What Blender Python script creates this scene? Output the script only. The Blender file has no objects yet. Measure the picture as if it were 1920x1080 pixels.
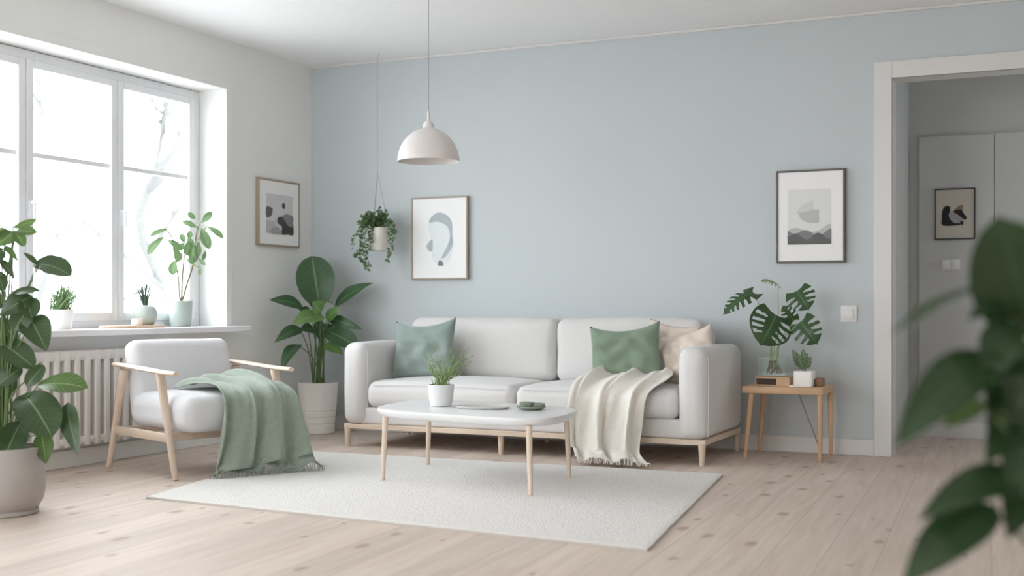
import bpy, bmesh, math, random
from math import sin, cos, pi, radians, sqrt, atan2, floor, exp
from mathutils import Vector as V, Matrix, noise

random.seed(11)
SC = bpy.context.scene
COL = SC.collection

# ------------------------------------------------------------------ camera geometry (metres, z up)
FPX, HC, TH, HY = 2270.0, 0.84, radians(24.6), 575.0
CS, SN = cos(TH), sin(TH)
def P(px, py, d):
    u = (px - 960) / FPX * d
    return V((-d * SN + u * CS, d * CS + u * SN, HC - (py - HY) / FPX * d))
def depth(x, y): return -x * SN + y * CS
def onY(px, py, Y):
    k = (px - 960) / FPX
    d = Y / (CS + k * SN)
    return P(px, py, d)
def onX(px, py, X):
    k = (px - 960) / FPX
    d = X / (-SN + k * CS)
    return P(px, py, d)

# ------------------------------------------------------------------ object helpers
def world_of(o):
    m = Matrix.Identity(4)
    while o is not None:
        m = o.matrix_basis @ m
        o = o.parent
    return m
def thing(name, label, cat, loc=(0, 0, 0), rotz=0, group=None, kind=None):
    o = bpy.data.objects.new(name, None)
    COL.objects.link(o)
    o.empty_display_size = 0.05
    o.location = loc
    o.rotation_euler = (0, 0, rotz)
    if label: o['label'] = label
    if cat: o['category'] = cat
    if group: o['group'] = group
    if kind: o['kind'] = kind
    return o
def tag(o, label, cat, group=None, kind=None):
    if label: o['label'] = label
    if cat: o['category'] = cat
    if group: o['group'] = group
    if kind: o['kind'] = kind
    return o
def obj(name, bm, mats, parent=None, smooth=True, angle=40, local=False, label=None, sub=0, solid=0):
    bmesh.ops.recalc_face_normals(bm, faces=bm.faces)
    if parent is not None and not local:
        bm.transform(world_of(parent).inverted())
    me = bpy.data.meshes.new(name)
    bm.to_mesh(me); bm.free()
    if not isinstance(mats, (list, tuple)): mats = [mats]
    for m in mats: me.materials.append(m)
    if smooth:
        for p in me.polygons: p.use_smooth = True
        me.set_sharp_from_angle(angle=radians(angle))
    o = bpy.data.objects.new(name, me)
    COL.objects.link(o)
    if parent is not None: o.parent = parent
    if label: o['label'] = label
    if solid:
        s = o.modifiers.new('solid', 'SOLIDIFY'); s.thickness = solid; s.offset = 0
    if sub:
        s = o.modifiers.new('sub', 'SUBSURF'); s.levels = sub; s.render_levels = sub
    return o
def root_on(o, loc):
    """move a single-mesh thing's origin"""
    o.data.transform(Matrix.Translation(-V(loc))); o.location = loc
    return o
def struct(name, bm, m, **k):
    o = obj(name, bm, m, **k); o['kind'] = 'structure'; return o

# ------------------------------------------------------------------ mesh helpers
def new(): return bmesh.new()
def box(bm, x0, y0, z0, x1, y1, z1, bev=0, seg=2, M=None, mi=0):
    b = bmesh.new()
    bmesh.ops.create_cube(b, size=1)
    for v in b.verts:
        v.co = V((x0 + (v.co.x + .5) * (x1 - x0), y0 + (v.co.y + .5) * (y1 - y0), z0 + (v.co.z + .5) * (z1 - z0)))
    if bev:
        bmesh.ops.bevel(b, geom=list(b.edges), offset=bev, segments=seg, profile=.5, affect='EDGES')
    if M is not None: b.transform(M)
    for f in b.faces: f.material_index = mi
    merge(bm, b)
    return bm
def merge(bm, b):
    me = bpy.data.meshes.new('tmp'); b.to_mesh(me); b.free()
    bm.from_mesh(me); bpy.data.meshes.remove(me)
def lathe(bm, prof, c, seg=48, mi=0, M=None, squash=1.0):
    rings = []
    c = V(c)
    for r, z in prof:
        if r < 1e-6: rings.append([bm.verts.new(c + V((0, 0, z)))])
        else: rings.append([bm.verts.new(c + V((r * cos(2 * pi * i / seg), squash * r * sin(2 * pi * i / seg), z))) for i in range(seg)])
    for a, b in zip(rings, rings[1:]):
        for i in range(seg):
            j = (i + 1) % seg
            if len(a) == 1 and len(b) == 1: continue
            if len(a) == 1: f = bm.faces.new((a[0], b[j], b[i]))
            elif len(b) == 1: f = bm.faces.new((a[i], a[j], b[0]))
            else: f = bm.faces.new((a[i], a[j], b[j], b[i]))
            f.material_index = mi
    return bm
def catmull(pts, n):
    pts = [V(p) for p in pts]
    if len(pts) == 2: return [pts[0].lerp(pts[1], i / n) for i in range(n + 1)]
    q = [pts[0] * 2 - pts[1]] + pts + [pts[-1] * 2 - pts[-2]]
    out = []
    for k in range(len(pts) - 1):
        a, b, c, d = q[k:k + 4]
        for i in range(n):
            t = i / n
            out.append(.5 * ((2 * b) + (c - a) * t + (2 * a - 5 * b + 4 * c - d) * t * t + (3 * b - a - 3 * c + d) * t ** 3))
    out.append(pts[-1])
    return out
def tube(bm, pts, r0, r1=None, seg=8, n=6, caps=True, mi=0, flat=1.0):
    if r1 is None: r1 = r0
    c = catmull(pts, n) if n else [V(p) for p in pts]
    N = len(c)
    up = V((0, 0, 1)) if abs((c[1] - c[0]).normalized().z) < .9 else V((1, 0, 0))
    rings = []
    for i, p in enumerate(c):
        t = (c[min(i + 1, N - 1)] - c[max(i - 1, 0)]).normalized()
        s = t.cross(up)
        if s.length < 1e-5: s = V((1, 0, 0))
        s.normalize(); w = s.cross(t).normalized(); up = w
        k = i / (N - 1)
        r = r0(k) if callable(r0) else r0 + (r1 - r0) * k
        rings.append([bm.verts.new(p + s * r * cos(2 * pi * j / seg) + w * r * flat * sin(2 * pi * j / seg)) for j in range(seg)])
    for a, b in zip(rings, rings[1:]):
        for i in range(seg):
            j = (i + 1) % seg
            bm.faces.new((a[i], a[j], b[j], b[i])).material_index = mi
    if caps:
        bm.faces.new(rings[0][::-1]).material_index = mi; bm.faces.new(rings[-1]).material_index = mi
    return bm
def rbox(bm, c, h, r, crown=(0, 0, 0, 0, 0, 0), m=12, k=4, M=None, wob=0, seed=0):
    """upholstered block: rounded box of half sizes h, radius r; crown = outward bulge of +x,-x,+y,-y,+z,-z"""
    h = V(h)
    def cs(a):
        e = [-a + r * (1 - cos(i / k * pi / 2)) for i in range(k + 1)]
        mid = [(-a + r) + (2 * (a - r)) * i / m for i in range(1, m)]
        return e + mid + [-x for x in e[::-1]]
    ax = [cs(h.x), cs(h.y), cs(h.z)]
    vs = {}
    def vert(i):
        key = tuple(i)
        if key in vs: return vs[key]
        q = V([ax[a][i[a]] for a in range(3)])
        p = V([max(-h[a] + r, min(h[a] - r, q[a])) for a in range(3)])
        dd = q - p
        if dd.length > 1e-9: p = p + dd.normalized() * r
        n = [p.x / h.x, p.y / h.y, p.z / h.z]
        f = lambda a, b: max(0, 1 - n[a] ** 2) ** .8 * max(0, 1 - n[b] ** 2) ** .8
        o = V(p)
        o.x += (crown[0] * max(0, n[0]) + -crown[1] * max(0, -n[0])) * f(1, 2)
        o.y += (crown[2] * max(0, n[1]) - crown[3] * max(0, -n[1])) * f(0, 2)
        o.z += (crown[4] * max(0, n[2]) - crown[5] * max(0, -n[2])) * f(0, 1)
        if wob:
            o += V([noise.noise(V((p.x * 5 + seed, p.y * 5 + 7 * a, p.z * 5))) for a in range(3)]) * wob
        if M is not None: o = M @ o
        vs[key] = bm.verts.new(V(c) + o)
        return vs[key]
    for a in range(3):
        b, d = (a + 1) % 3, (a + 2) % 3
        for side in (0, len(ax[a]) - 1):
            for i in range(len(ax[b]) - 1):
                for j in range(len(ax[d]) - 1):
                    q = []
                    for (ii, jj) in ((i, j), (i + 1, j), (i + 1, j + 1), (i, j + 1)):
                        ix = [0, 0, 0]; ix[a] = side; ix[b] = ii; ix[d] = jj
                        q.append(vert(ix))
                    try: bm.faces.new(q if side else q[::-1])
                    except ValueError: pass
    return bm

PROF = {
    'ovate': lambda t: sin(pi * t ** .72) ** .85,
    'round': lambda t: max(0, 1 - (2 * t - 1) ** 2) ** .5 * (1 - .12 * t ** 6),
    'lance': lambda t: sin(pi * t ** .85) ** 1.0,
    'obov': lambda t: sin(pi * t ** 1.35) ** .62,
    'heart': lambda t: max(0, sin(pi * t ** .52)) ** .75,
}
CAM = V((0, 0, HC))
def leaf_mesh(base, tip, w, shape='ovate', up=.5, twist=0, arch=.1, fold=.18, nt=16, ns=4, wave=.02, uvm=True):
    bm = new(); uv = bm.loops.layers.uv.new('uv')
    base, tip = V(base), V(tip)
    ax = tip - base; L = ax.length; a = ax.normalized()
    hint = ((CAM - base).normalized() + V((0, 0, 1)) * up)
    n = (hint - a * hint.dot(a)).normalized()
    n = Matrix.Rotation(radians(twist), 3, a) @ n
    s_ = a.cross(n).normalized()
    ph = random.random() * 6
    grid = []
    f = PROF[shape]
    for i in range(nt + 1):
        t = i / nt
        ww = max(f(min(max(t, 0.0), 1.0)) if 0 < t < 1 else 0.0, .012) * w / 2
        c = base + ax * t + n * (arch * L * (4 * t * (1 - t)))
        row = []
        for j in range(-ns, ns + 1):
            s = j / ns
            b = -.10 * L * abs(s) ** 2 * (1 - t) ** 3 if shape in ('heart', 'round') else 0
            row.append((bm.verts.new(c + a * b + s_ * (s * ww) + n * (fold * abs(s) ** 1.3 * ww + wave * w * sin(t * 9 + ph + (2 if j < 0 else 0)) * abs(s))), (s * .5 + .5, t)))
        grid.append(row)
    for i in range(nt):
        for j in range(2 * ns):
            q = [grid[i][j], grid[i][j + 1], grid[i + 1][j + 1], grid[i + 1][j]]
            fc = bm.faces.new([x[0] for x in q])
            for l, x in zip(fc.loops, q): l[uv].uv = x[1]

    return bm
class B:  # wrap to let attributes live
    pass
def add_leaf(parent, mat, base, tip, w, label=None, **k):
    bm = leaf_mesh(base, tip, w, **{x: y for x, y in k.items()})
    return obj('leaf', bm, mat, parent, angle=80, label=label)
def leaf_mesh_keep(bm): return bm

def monstera_mesh(base, tip, w, slits, up=.3, twist=0, arch=.12, fold=.12, open_=True, nt=40, ns=9):
    bm = new(); uv = bm.loops.layers.uv.new('uv')
    base, tip = V(base), V(tip)
    ax = tip - base; L = ax.length; a = ax.normalized()
    hint = ((CAM - base).normalized() + V((0, 0, 1)) * up)
    n = (hint - a * hint.dot(a)).normalized()
    n = Matrix.Rotation(radians(twist), 3, a) @ n
    s_ = a.cross(n).normalized()
    V_ = {}
    for sd in (-1, 1):
        for i in range(nt + 1):
            t = i / nt
            ww = max(0.0, sin(pi * min(1, t * .94 + .06) ** .62)) ** .62 * w / 2 if t < 1 else 0.002
            for j in range(ns + 1):
                s = j / ns
                if j == 0 and sd == 1:
                    V_[(sd, i, 0)] = V_[(-1, i, 0)]; continue
                c = base + ax * (t * .86) + n * (arch * L * 4 * t * (1 - t))
                al = .16 * s * L - .30 * L * s ** 1.5 * max(0, 1 - t * 2.2) ** 1.5 - .16 * L * s * (t ** 3) * .6
                V_[(sd, i, j)] = (bm.verts.new(c + a * (al + (.14 * L * (t ** 6) * (1 - s))) + s_ * (sd * s * ww) + n * (fold * s * ww - .25 * s * s * ww)), (.5 + sd * s * .5, t))
    for sd in (-1, 1):
        for i in range(nt):
            t = (i + .5) / nt
            for j in range(ns):
                s = (j + .5) / ns
                cut = False
                for k, (c0, hw, s0, s1) in enumerate(slits):
                    if sd == 1: c0 = c0 + .03
                    if abs(t - c0) < hw * (.45 + .7 * min(1, (s - s0) * 2.2 + .2)) and s0 < s < s1: cut = True
                if cut: continue
                q = [V_[(sd, i, j)], V_[(sd, i, j + 1)], V_[(sd, i + 1, j + 1)], V_[(sd, i + 1, j)]]
                fc = bm.faces.new([x[0] for x in q])
                for l, x in zip(fc.loops, q): l[uv].uv = x[1]
    loose = [v for v in bm.verts if not v.link_faces]
    bmesh.ops.delete(bm, geom=loose, context='VERTS')
    return bm

# ------------------------------------------------------------------ materials
def nodes(name):
    m = bpy.data.materials.new(name); m.use_nodes = True
    nt = m.node_tree; b = nt.nodes['Principled BSDF']
    return m, nt, b
def N(nt, t, **k):
    n = nt.nodes.new(t)
    for a, v in k.items():
        if a.startswith('i_'): n.inputs[a[2:].replace('_', ' ')].default_value = v
        else: setattr(n, a, v)
    return n
def lin(c): return tuple((x / 12.92 if x <= .04045 else ((x + .055) / 1.055) ** 2.4) for x in [q / 255 for q in c]) + (1,)
def mat(name, rgb, rough=.6, noise_s=0, noise_a=.06, bump=0, bump_s=300, metal=0, spec=.5, sheen=0, coat=0, bump_d=.002):
    m, nt, b = nodes(name)
    c = lin(rgb)
    b.inputs['Base Color'].default_value = c
    b.inputs['Roughness'].default_value = rough
    b.inputs['Metallic'].default_value = metal
    b.inputs['Specular IOR Level'].default_value = spec
    if sheen:
        b.inputs['Sheen Weight'].default_value = sheen; b.inputs['Sheen Roughness'].default_value = .5
    if coat: b.inputs['Coat Weight'].default_value = coat
    tc = N(nt, 'ShaderNodeTexCoord')
    if noise_s:
        n = N(nt, 'ShaderNodeTexNoise'); n.inputs['Scale'].default_value = noise_s; n.inputs['Detail'].default_value = 5
        nt.links.new(tc.outputs['Object'], n.inputs['Vector'])
        mx = N(nt, 'ShaderNodeMix', data_type='RGBA')
        mx.inputs['A'].default_value = tuple(x * (1 - noise_a) for x in c[:3]) + (1,)
        mx.inputs['B'].default_value = tuple(min(1, x * (1 + noise_a)) for x in c[:3]) + (1,)
        nt.links.new(n.outputs['Fac'], mx.inputs['Factor']); nt.links.new(mx.outputs['Result'], b.inputs['Base Color'])
    if bump:
        n2 = N(nt, 'ShaderNodeTexNoise'); n2.inputs['Scale'].default_value = bump_s; n2.inputs['Detail'].default_value = 4
        nt.links.new(tc.outputs['Object'], n2.inputs['Vector'])
        bp = N(nt, 'ShaderNodeBump'); bp.inputs['Strength'].default_value = bump; bp.inputs['Distance'].default_value = bump_d
        nt.links.new(n2.outputs['Fac'], bp.inputs['Height']); nt.links.new(bp.outputs['Normal'], b.inputs['Normal'])
    return m
def leaf_mat(name, rgb, vein, rough=.38, trans=.25, side=.35, stripe=0):
    m, nt, b = nodes(name)
    out = nt.nodes['Material Output']
    uvn = N(nt, 'ShaderNodeUVMap'); sx = N(nt, 'ShaderNodeSeparateXYZ')
    nt.links.new(uvn.outputs['UV'], sx.inputs[0])
    def mth(op, a, c=None, d=None):
        n = N(nt, 'ShaderNodeMath', operation=op)
        for i, x in enumerate((a, c, d)):
            if x is None: continue
            if isinstance(x, (int, float)): n.inputs[i].default_value = x
            else: nt.links.new(x, n.inputs[i])
        return n.outputs[0]
    au = mth('ABSOLUTE', mth('SUBTRACT', sx.outputs['X'], .5))
    mid = mth('LESS_THAN', au, .022)
    ph = mth('SUBTRACT', sx.outputs['Y'], mth('MULTIPLY', au, .5))
    sv = mth('GREATER_THAN', mth('SINE', mth('MULTIPLY', ph, 55)), .93 - stripe)
    fac = mth('MAXIMUM', mth('MULTIPLY', mid, .8), mth('MULTIPLY', sv, side))
    tc = N(nt, 'ShaderNodeTexCoord'); ns = N(nt, 'ShaderNodeTexNoise'); ns.inputs['Scale'].default_value = 9
    nt.links.new(tc.outputs['Object'], ns.inputs['Vector'])
    c = lin(rgb)
    m1 = N(nt, 'ShaderNodeMix', data_type='RGBA'); m1.inputs['A'].default_value = tuple(x * .7 for x in c[:3]) + (1,); m1.inputs['B'].default_value = tuple(x * 1.3 for x in c[:3]) + (1,)
    nt.links.new(ns.outputs['Fac'], m1.inputs['Factor'])
    m2 = N(nt, 'ShaderNodeMix', data_type='RGBA'); m2.inputs['B'].default_value = lin(vein)
    nt.links.new(m1.outputs['Result'], m2.inputs['A']); nt.links.new(fac, m2.inputs['Factor'])
    nt.links.new(m2.outputs['Result'], b.inputs['Base Color'])
    b.inputs['Roughness'].default_value = rough
    tr = N(nt, 'ShaderNodeBsdfTranslucent'); nt.links.new(m2.outputs['Result'], tr.inputs['Color'])
    ms = N(nt, 'ShaderNodeMixShader'); ms.inputs[0].default_value = trans
    nt.links.new(b.outputs[0], ms.inputs[1]); nt.links.new(tr.outputs[0], ms.inputs[2]); nt.links.new(ms.outputs[0], out.inputs['Surface'])
    return m
def wood_mat(name, a, b_, rough=.5, axis='Z', sc=1.0):
    m, nt, b = nodes(name)
    tc = N(nt, 'ShaderNodeTexCoord'); mp = N(nt, 'ShaderNodeMapping')
    s = [30 * sc] * 3; s['XYZ'.index(axis)] = 2.2 * sc
    mp.inputs['Scale'].default_value = s
    nt.links.new(tc.outputs['Object'], mp.inputs[0])
    n = N(nt, 'ShaderNodeTexNoise'); n.inputs['Scale'].default_value = 1.5; n.inputs['Detail'].default_value = 6; n.inputs['Distortion'].default_value = .6
    nt.links.new(mp.outputs[0], n.inputs['Vector'])
    r = N(nt, 'ShaderNodeValToRGB'); r.color_ramp.elements[0].position = .3; r.color_ramp.elements[1].position = .7
    r.color_ramp.elements[0].color = lin(a); r.color_ramp.elements[1].color = lin(b_)
    nt.links.new(n.outputs['Fac'], r.inputs[0]); nt.links.new(r.outputs[0], b.inputs['Base Color'])
    b.inputs['Roughness'].default_value = rough
    return m
def floor_mat():
    m, nt, b = nodes('pine_boards')
    def mth(op, a, c=None):
        n = N(nt, 'ShaderNodeMath', operation=op)
        for i, x in enumerate((a, c)):
            if x is None: continue
            if isinstance(x, (int, float)): n.inputs[i].default_value = x
            else: nt.links.new(x, n.inputs[i])
        return n.outputs[0]
    tc = N(nt, 'ShaderNodeTexCoord'); mp = N(nt, 'ShaderNodeMapping'); mp.inputs['Rotation'].default_value = (0, 0, radians(-3))
    nt.links.new(tc.outputs['Object'], mp.inputs[0])
    sx = N(nt, 'ShaderNodeSeparateXYZ'); nt.links.new(mp.outputs[0], sx.inputs[0])
    W = .175
    k = mth('DIVIDE', sx.outputs['X'], W); idx = mth('FLOOR', k); fr = mth('SUBTRACT', k, idx)
    wn = N(nt, 'ShaderNodeTexWhiteNoise', noise_dimensions='1D'); nt.links.new(idx, wn.inputs['W'])
    yo = mth('ADD', sx.outputs['Y'], mth('MULTIPLY', wn.outputs['Value'], 37.3))
    # grain
    cb = N(nt, 'ShaderNodeCombineXYZ'); nt.links.new(mth('MULTIPLY', sx.outputs['X'], 28), cb.inputs[0]); nt.links.new(mth('MULTIPLY', yo, 1.6), cb.inputs[1]); nt.links.new(mth('MULTIPLY', idx, 3.1), cb.inputs[2])
    g = N(nt, 'ShaderNodeTexNoise'); g.inputs['Scale'].default_value = 1; g.inputs['Detail'].default_value = 6; g.inputs['Distortion'].default_value = .8
    nt.links.new(cb.outputs[0], g.inputs['Vector'])
    r = N(nt, 'ShaderNodeValToRGB'); r.color_ramp.elements[0].position = .32; r.color_ramp.elements[1].position = .68
    r.color_ramp.elements[0].color = lin((205, 188, 174)); r.color_ramp.elements[1].color = lin((221, 206, 194))
    nt.links.new(g.outputs['Fac'], r.inputs[0])
    # per-board tone
    tone = N(nt, 'ShaderNodeMix', data_type='RGBA', blend_type='MULTIPLY'); tone.inputs['Factor'].default_value = 1
    mr = N(nt, 'ShaderNodeMapRange'); mr.inputs['To Min'].default_value = .90; mr.inputs['To Max'].default_value = 1.05
    nt.links.new(wn.outputs['Value'], mr.inputs['Value'])
    nt.links.new(r.outputs[0], tone.inputs['A']); nt.links.new(mr.outputs[0], tone.inputs['B'])
    # knots
    cb2 = N(nt, 'ShaderNodeCombineXYZ'); nt.links.new(mth('MULTIPLY', sx.outputs['X'], 5.6), cb2.inputs[0]); nt.links.new(mth('MULTIPLY', yo, 2.9), cb2.inputs[1])
    vo = N(nt, 'ShaderNodeTexVoronoi', voronoi_dimensions='2D'); vo.inputs['Scale'].default_value = 1
    nt.links.new(cb2.outputs[0], vo.inputs['Vector'])
    sc = N(nt, 'ShaderNodeSeparateColor'); nt.links.new(vo.outputs['Color'], sc.inputs[0])
    kn = N(nt, 'ShaderNodeMapRange', interpolation_type='SMOOTHSTEP'); kn.inputs['From Min'].default_value = .03; kn.inputs['From Max'].default_value = .13; kn.inputs['To Min'].default_value = 1; kn.inputs['To Max'].default_value = 0
    nt.links.new(mth('DIVIDE', mth('ADD', vo.outputs['Distance'], mth('MULTIPLY', mth('SUBTRACT', g.outputs['Fac'], .5), .12)), mth('ADD', mth('MULTIPLY', sc.outputs[1], 1.3), .35)), kn.inputs['Value'])
    kf = mth('MULTIPLY', mth('MULTIPLY', kn.outputs[0], mth('GREATER_THAN', sc.outputs[0], .45)), .55)
    mk = N(nt, 'ShaderNodeMix', data_type='RGBA'); mk.inputs['B'].default_value = lin((138, 100, 78))
    nt.links.new(tone.outputs['Result'], mk.inputs['A']); nt.links.new(kf, mk.inputs['Factor'])
    # seams
    ed = mth('MINIMUM', fr, mth('SUBTRACT', 1, fr)); seam = mth('LESS_THAN', ed, .009)
    ms = N(nt, 'ShaderNodeMix', data_type='RGBA'); ms.inputs['B'].default_value = lin((120, 98, 84))
    nt.links.new(mk.outputs['Result'], ms.inputs['A']); nt.links.new(mth('MULTIPLY', seam, .4), ms.inputs['Factor'])
    nt.links.new(ms.outputs['Result'], b.inputs['Base Color'])
    rr = N(nt, 'ShaderNodeMapRange'); rr.inputs['To Min'].default_value = .48; rr.inputs['To Max'].default_value = .62
    nt.links.new(g.outputs['Fac'], rr.inputs['Value']); nt.links.new(rr.outputs[0], b.inputs['Roughness'])
    bp = N(nt, 'ShaderNodeBump'); bp.inputs['Strength'].default_value = .12; bp.inputs['Distance'].default_value = .002
    nt.links.new(mth('SUBTRACT', g.outputs['Fac'], seam), bp.inputs['Height']); nt.links.new(bp.outputs[0], b.inputs['Normal'])
    return m
def glass_mat(name, tint=(1, 1, 1, 1), gl=.06):
    m, nt, b = nodes(name); out = nt.nodes['Material Output']
    nt.nodes.remove(b)
    t = N(nt, 'ShaderNodeBsdfTransparent'); t.inputs[0].default_value = tint
    g = N(nt, 'ShaderNodeBsdfGlossy'); g.inputs['Roughness'].default_value = .02
    lw0 = N(nt, 'ShaderNodeLayerWeight'); lw0.inputs['Blend'].default_value = .5
    lw1 = N(nt, 'ShaderNodeMath', operation='POWER'); lw1.inputs[1].default_value = 5
    nt.links.new(lw0.outputs['Facing'], lw1.inputs[0])
    lw = N(nt, 'ShaderNodeMapRange'); lw.inputs['To Min'].default_value = gl * .5; lw.inputs['To Max'].default_value = .8
    nt.links.new(lw1.outputs[0], lw.inputs['Value'])
    ms = N(nt, 'ShaderNodeMixShader')
    nt.links.new(lw.outputs[0], ms.inputs[0]); nt.links.new(t.outputs[0], ms.inputs[1]); nt.links.new(g.outputs[0], ms.inputs[2]); nt.links.new(ms.outputs[0], out.inputs['Surface'])
    return m

BLUE = mat('blue_paint', (192, 198, 200), .75, noise_s=1.3, noise_a=.012, bump=.05, bump_s=220)
WHITEWALL = mat('white_wall_paint', (232, 232, 230), .8, bump=.05, bump_s=220)
CEIL = mat('ceiling_paint', (242, 242, 243), .85)
TRIM = mat('trim_paint', (214, 212, 210), .4)
WINP = mat('window_paint', (232, 233, 236), .35)
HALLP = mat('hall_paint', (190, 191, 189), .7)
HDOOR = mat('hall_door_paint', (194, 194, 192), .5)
SILL = mat('sill_paint', (238, 238, 240), .25)
FLOOR = floor_mat()
GLASS = glass_mat('window_glass')
VGLASS = glass_mat('vase_glass', (.93, .96, .95, 1))
RAD = mat('radiator_enamel', (226, 222, 218), .35)
SOFA = mat('sofa_fabric', (218, 216, 215), .92, noise_s=60, noise_a=.03, bump=.25, bump_s=500, sheen=.2)
SOFA2 = mat('sofa_back_fabric', (212, 210, 208), .92, noise_s=60, noise_a=.03, bump=.25, bump_s=500, sheen=.2)
CHAIRF = mat('armchair_fabric', (219, 219, 222), .92, noise_s=60, noise_a=.03, bump=.25, bump_s=600, sheen=.2)
OAK = wood_mat('pale_birch', (214, 193, 173), (227, 208, 190), .45)
OAKX = wood_mat('pale_birch_rail', (214, 193, 173), (227, 208, 190), .45, axis='X')
ASH = wood_mat('honey_oak', (196, 158, 122), (212, 176, 140), .45, axis='X')
ASHZ = wood_mat('honey_oak_leg', (192, 155, 120), (208, 172, 137), .45)
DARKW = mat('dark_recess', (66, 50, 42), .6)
TRAYW = wood_mat('tray_wood', (214, 182, 156), (226, 198, 174), .5, axis='Y')
PILG = mat('sage_velvet', (130, 144, 138), .85, noise_s=8, noise_a=.12, bump=.2, bump_s=400, sheen=.5)
PILG2 = mat('leaf_green_linen', (122, 140, 120), .88, noise_s=8, noise_a=.10, bump=.2, bump_s=400, sheen=.3)
PILB = mat('blush_beige_linen', (216, 202, 190), .9, noise_s=10, noise_a=.05, bump=.3, bump_s=400, sheen=.2)
THROWG = mat('green_wool', (146, 158, 144), .95, noise_s=40, noise_a=.16, bump=.7, bump_s=160, sheen=.4, bump_d=.004)
THROWB = mat('oatmeal_wool', (232, 227, 219), .95, noise_s=40, noise_a=.06, bump=.7, bump_s=160, sheen=.3, bump_d=.004)
RUG = mat('cream_pile', (234, 231, 227), .97, noise_s=26, noise_a=.05, bump=1.0, bump_s=120, sheen=.2, bump_d=.008)
RUGE = mat('rug_binding', (196, 190, 182), .95, bump=.6, bump_s=200)
TABLEW = mat('table_lacquer', (229, 228, 229), .3, coat=.1)
POTW = mat('white_ceramic', (243, 240, 237), .4)
POTG = mat('warm_grey_ceramic', (176, 170, 165), .5, noise_s=30, noise_a=.03)
POTS = mat('sage_stoneware', (176, 186, 180), .6, noise_s=60, noise_a=.06)
POTT = mat('table_pot_ceramic', (226, 226, 227), .45)
SOIL = mat('soil', (58, 44, 34), .95, noise_s=80, noise_a=.4, bump=1, bump_s=120)
BOWL = mat('sage_glaze', (150, 156, 142), .35)
PLATE = mat('pale_tray_glaze', (205, 205, 200), .4)
CANDLE = mat('candle_wax', (232, 222, 214), .5)
METAL = mat('chrome', (190, 188, 186), .25, metal=1)
PLAS = mat('switch_plastic', (226, 225, 224), .35)
LAMPM = mat('lamp_enamel', (220, 215, 213), .45)
CORD = mat('cord_textile', (150, 156, 158), .8)
HCORD = mat('hanger_cord', (130, 138, 136), .8)
HPOT = mat('hanging_pot_ceramic', (214, 210, 202), .5)
PAPER = mat('mat_board', (236, 235, 235), .8)
PAPER2 = mat('aged_paper', (196, 190, 180), .8)
FR_L = wood_mat('frame_taupe', (150, 136, 120), (164, 150, 134), .5)
FR_D = mat('frame_dark', (88, 80, 76), .45)
FR_B = mat('frame_black', (52, 50, 48), .45)
def g(n, v, w=0): return mat(n, (v + w, v, v - w), .85)
INK = {k: g('ink_%d' % k, k) for k in (40, 70, 100, 130, 160, 185, 205, 218)}
INKB = mat('ink_bluegrey', (172, 181, 184), .85, noise_s=20, noise_a=.12)
INKB2 = mat('ink_pale_blue', (220, 225, 227), .85, noise_s=20, noise_a=.06)
INKT = mat('ink_tan', (150, 128, 108), .85)
BARK = mat('stem_brown', (110, 96, 70), .8)
STEM = mat('stem_green', (104, 126, 80), .5)
STEMP = mat('stem_pale_green', (150, 168, 120), .5)
LF_FG = leaf_mat('leaf_deep', (60, 82, 50), (126, 150, 104), .35, .22, side=.14)
LF_FG2 = leaf_mat('leaf_bright', (88, 114, 64), (150, 176, 110), .35, .35)
LF_C = leaf_mat('leaf_corner', (62, 94, 60), (128, 160, 112), .35, .22, side=.14)
LF_C2 = leaf_mat('leaf_corner_light', (112, 148, 84), (160, 192, 126), .4, .35)
LF_S = leaf_mat('leaf_sill', (104, 132, 88), (150, 172, 130), .45, .16)
LF_M = leaf_mat('leaf_monstera', (58, 86, 52), (96, 130, 84), .35, .2, side=.12)
LF_M2 = leaf_mat('leaf_monstera_pale', (128, 158, 108), (160, 184, 140), .4, .3, side=.1)
LF_ST = leaf_mat('leaf_striped', (66, 100, 62), (190, 206, 176), .4, .2, side=.7, stripe=.55)
LF_R = leaf_mat('leaf_dark_glossy', (47, 69, 41), (62, 86, 54), .22, .15, side=.05)
LF_H = leaf_mat('leaf_trailing', (100, 124, 84), (110, 134, 90), .5, .25, side=0)
LF_G = mat('grass_blade', (124, 152, 104), .6)
LF_T = mat('herb_leaf', (132, 160, 88), .55)
LF_A = mat('grey_green_blade', (86, 108, 90), .6)
TREE = mat('pale_bark', (98, 98, 97), .9)
SNOW = mat('pale_ground', (190, 190, 188), .95)

# ------------------------------------------------------------------ room shell
XL, YB, ZC = -4.75, 7.04, 2.5
XR, YR = 3.0, -2.2            # far side of the room behind the camera
WT = .14
struct('floor', box(new(), XL - .3, YR - .2, -.1, XR + .2, 8.5, 0), FLOOR, smooth=False)
struct('ceiling', box(new(), XL - .3, YR - .2, ZC, XR + .2, 8.5, ZC + .12), CEIL, smooth=False)
# blue wall with the doorway
DX0, DX1, DZ = onY(1668, 855, YB).x, .25, 2.13
bm = new()
box(bm, XL - .3, YB, 0, DX0, YB + WT, ZC); box(bm, DX1, YB, 0, XR + .2, YB + WT, ZC); box(bm, DX0, YB, DZ, DX1, YB + WT, ZC)
bmesh.ops.remove_doubles(bm, verts=bm.verts, dist=1e-5)
struct('wall_back', bm, BLUE, smooth=False)
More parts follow.
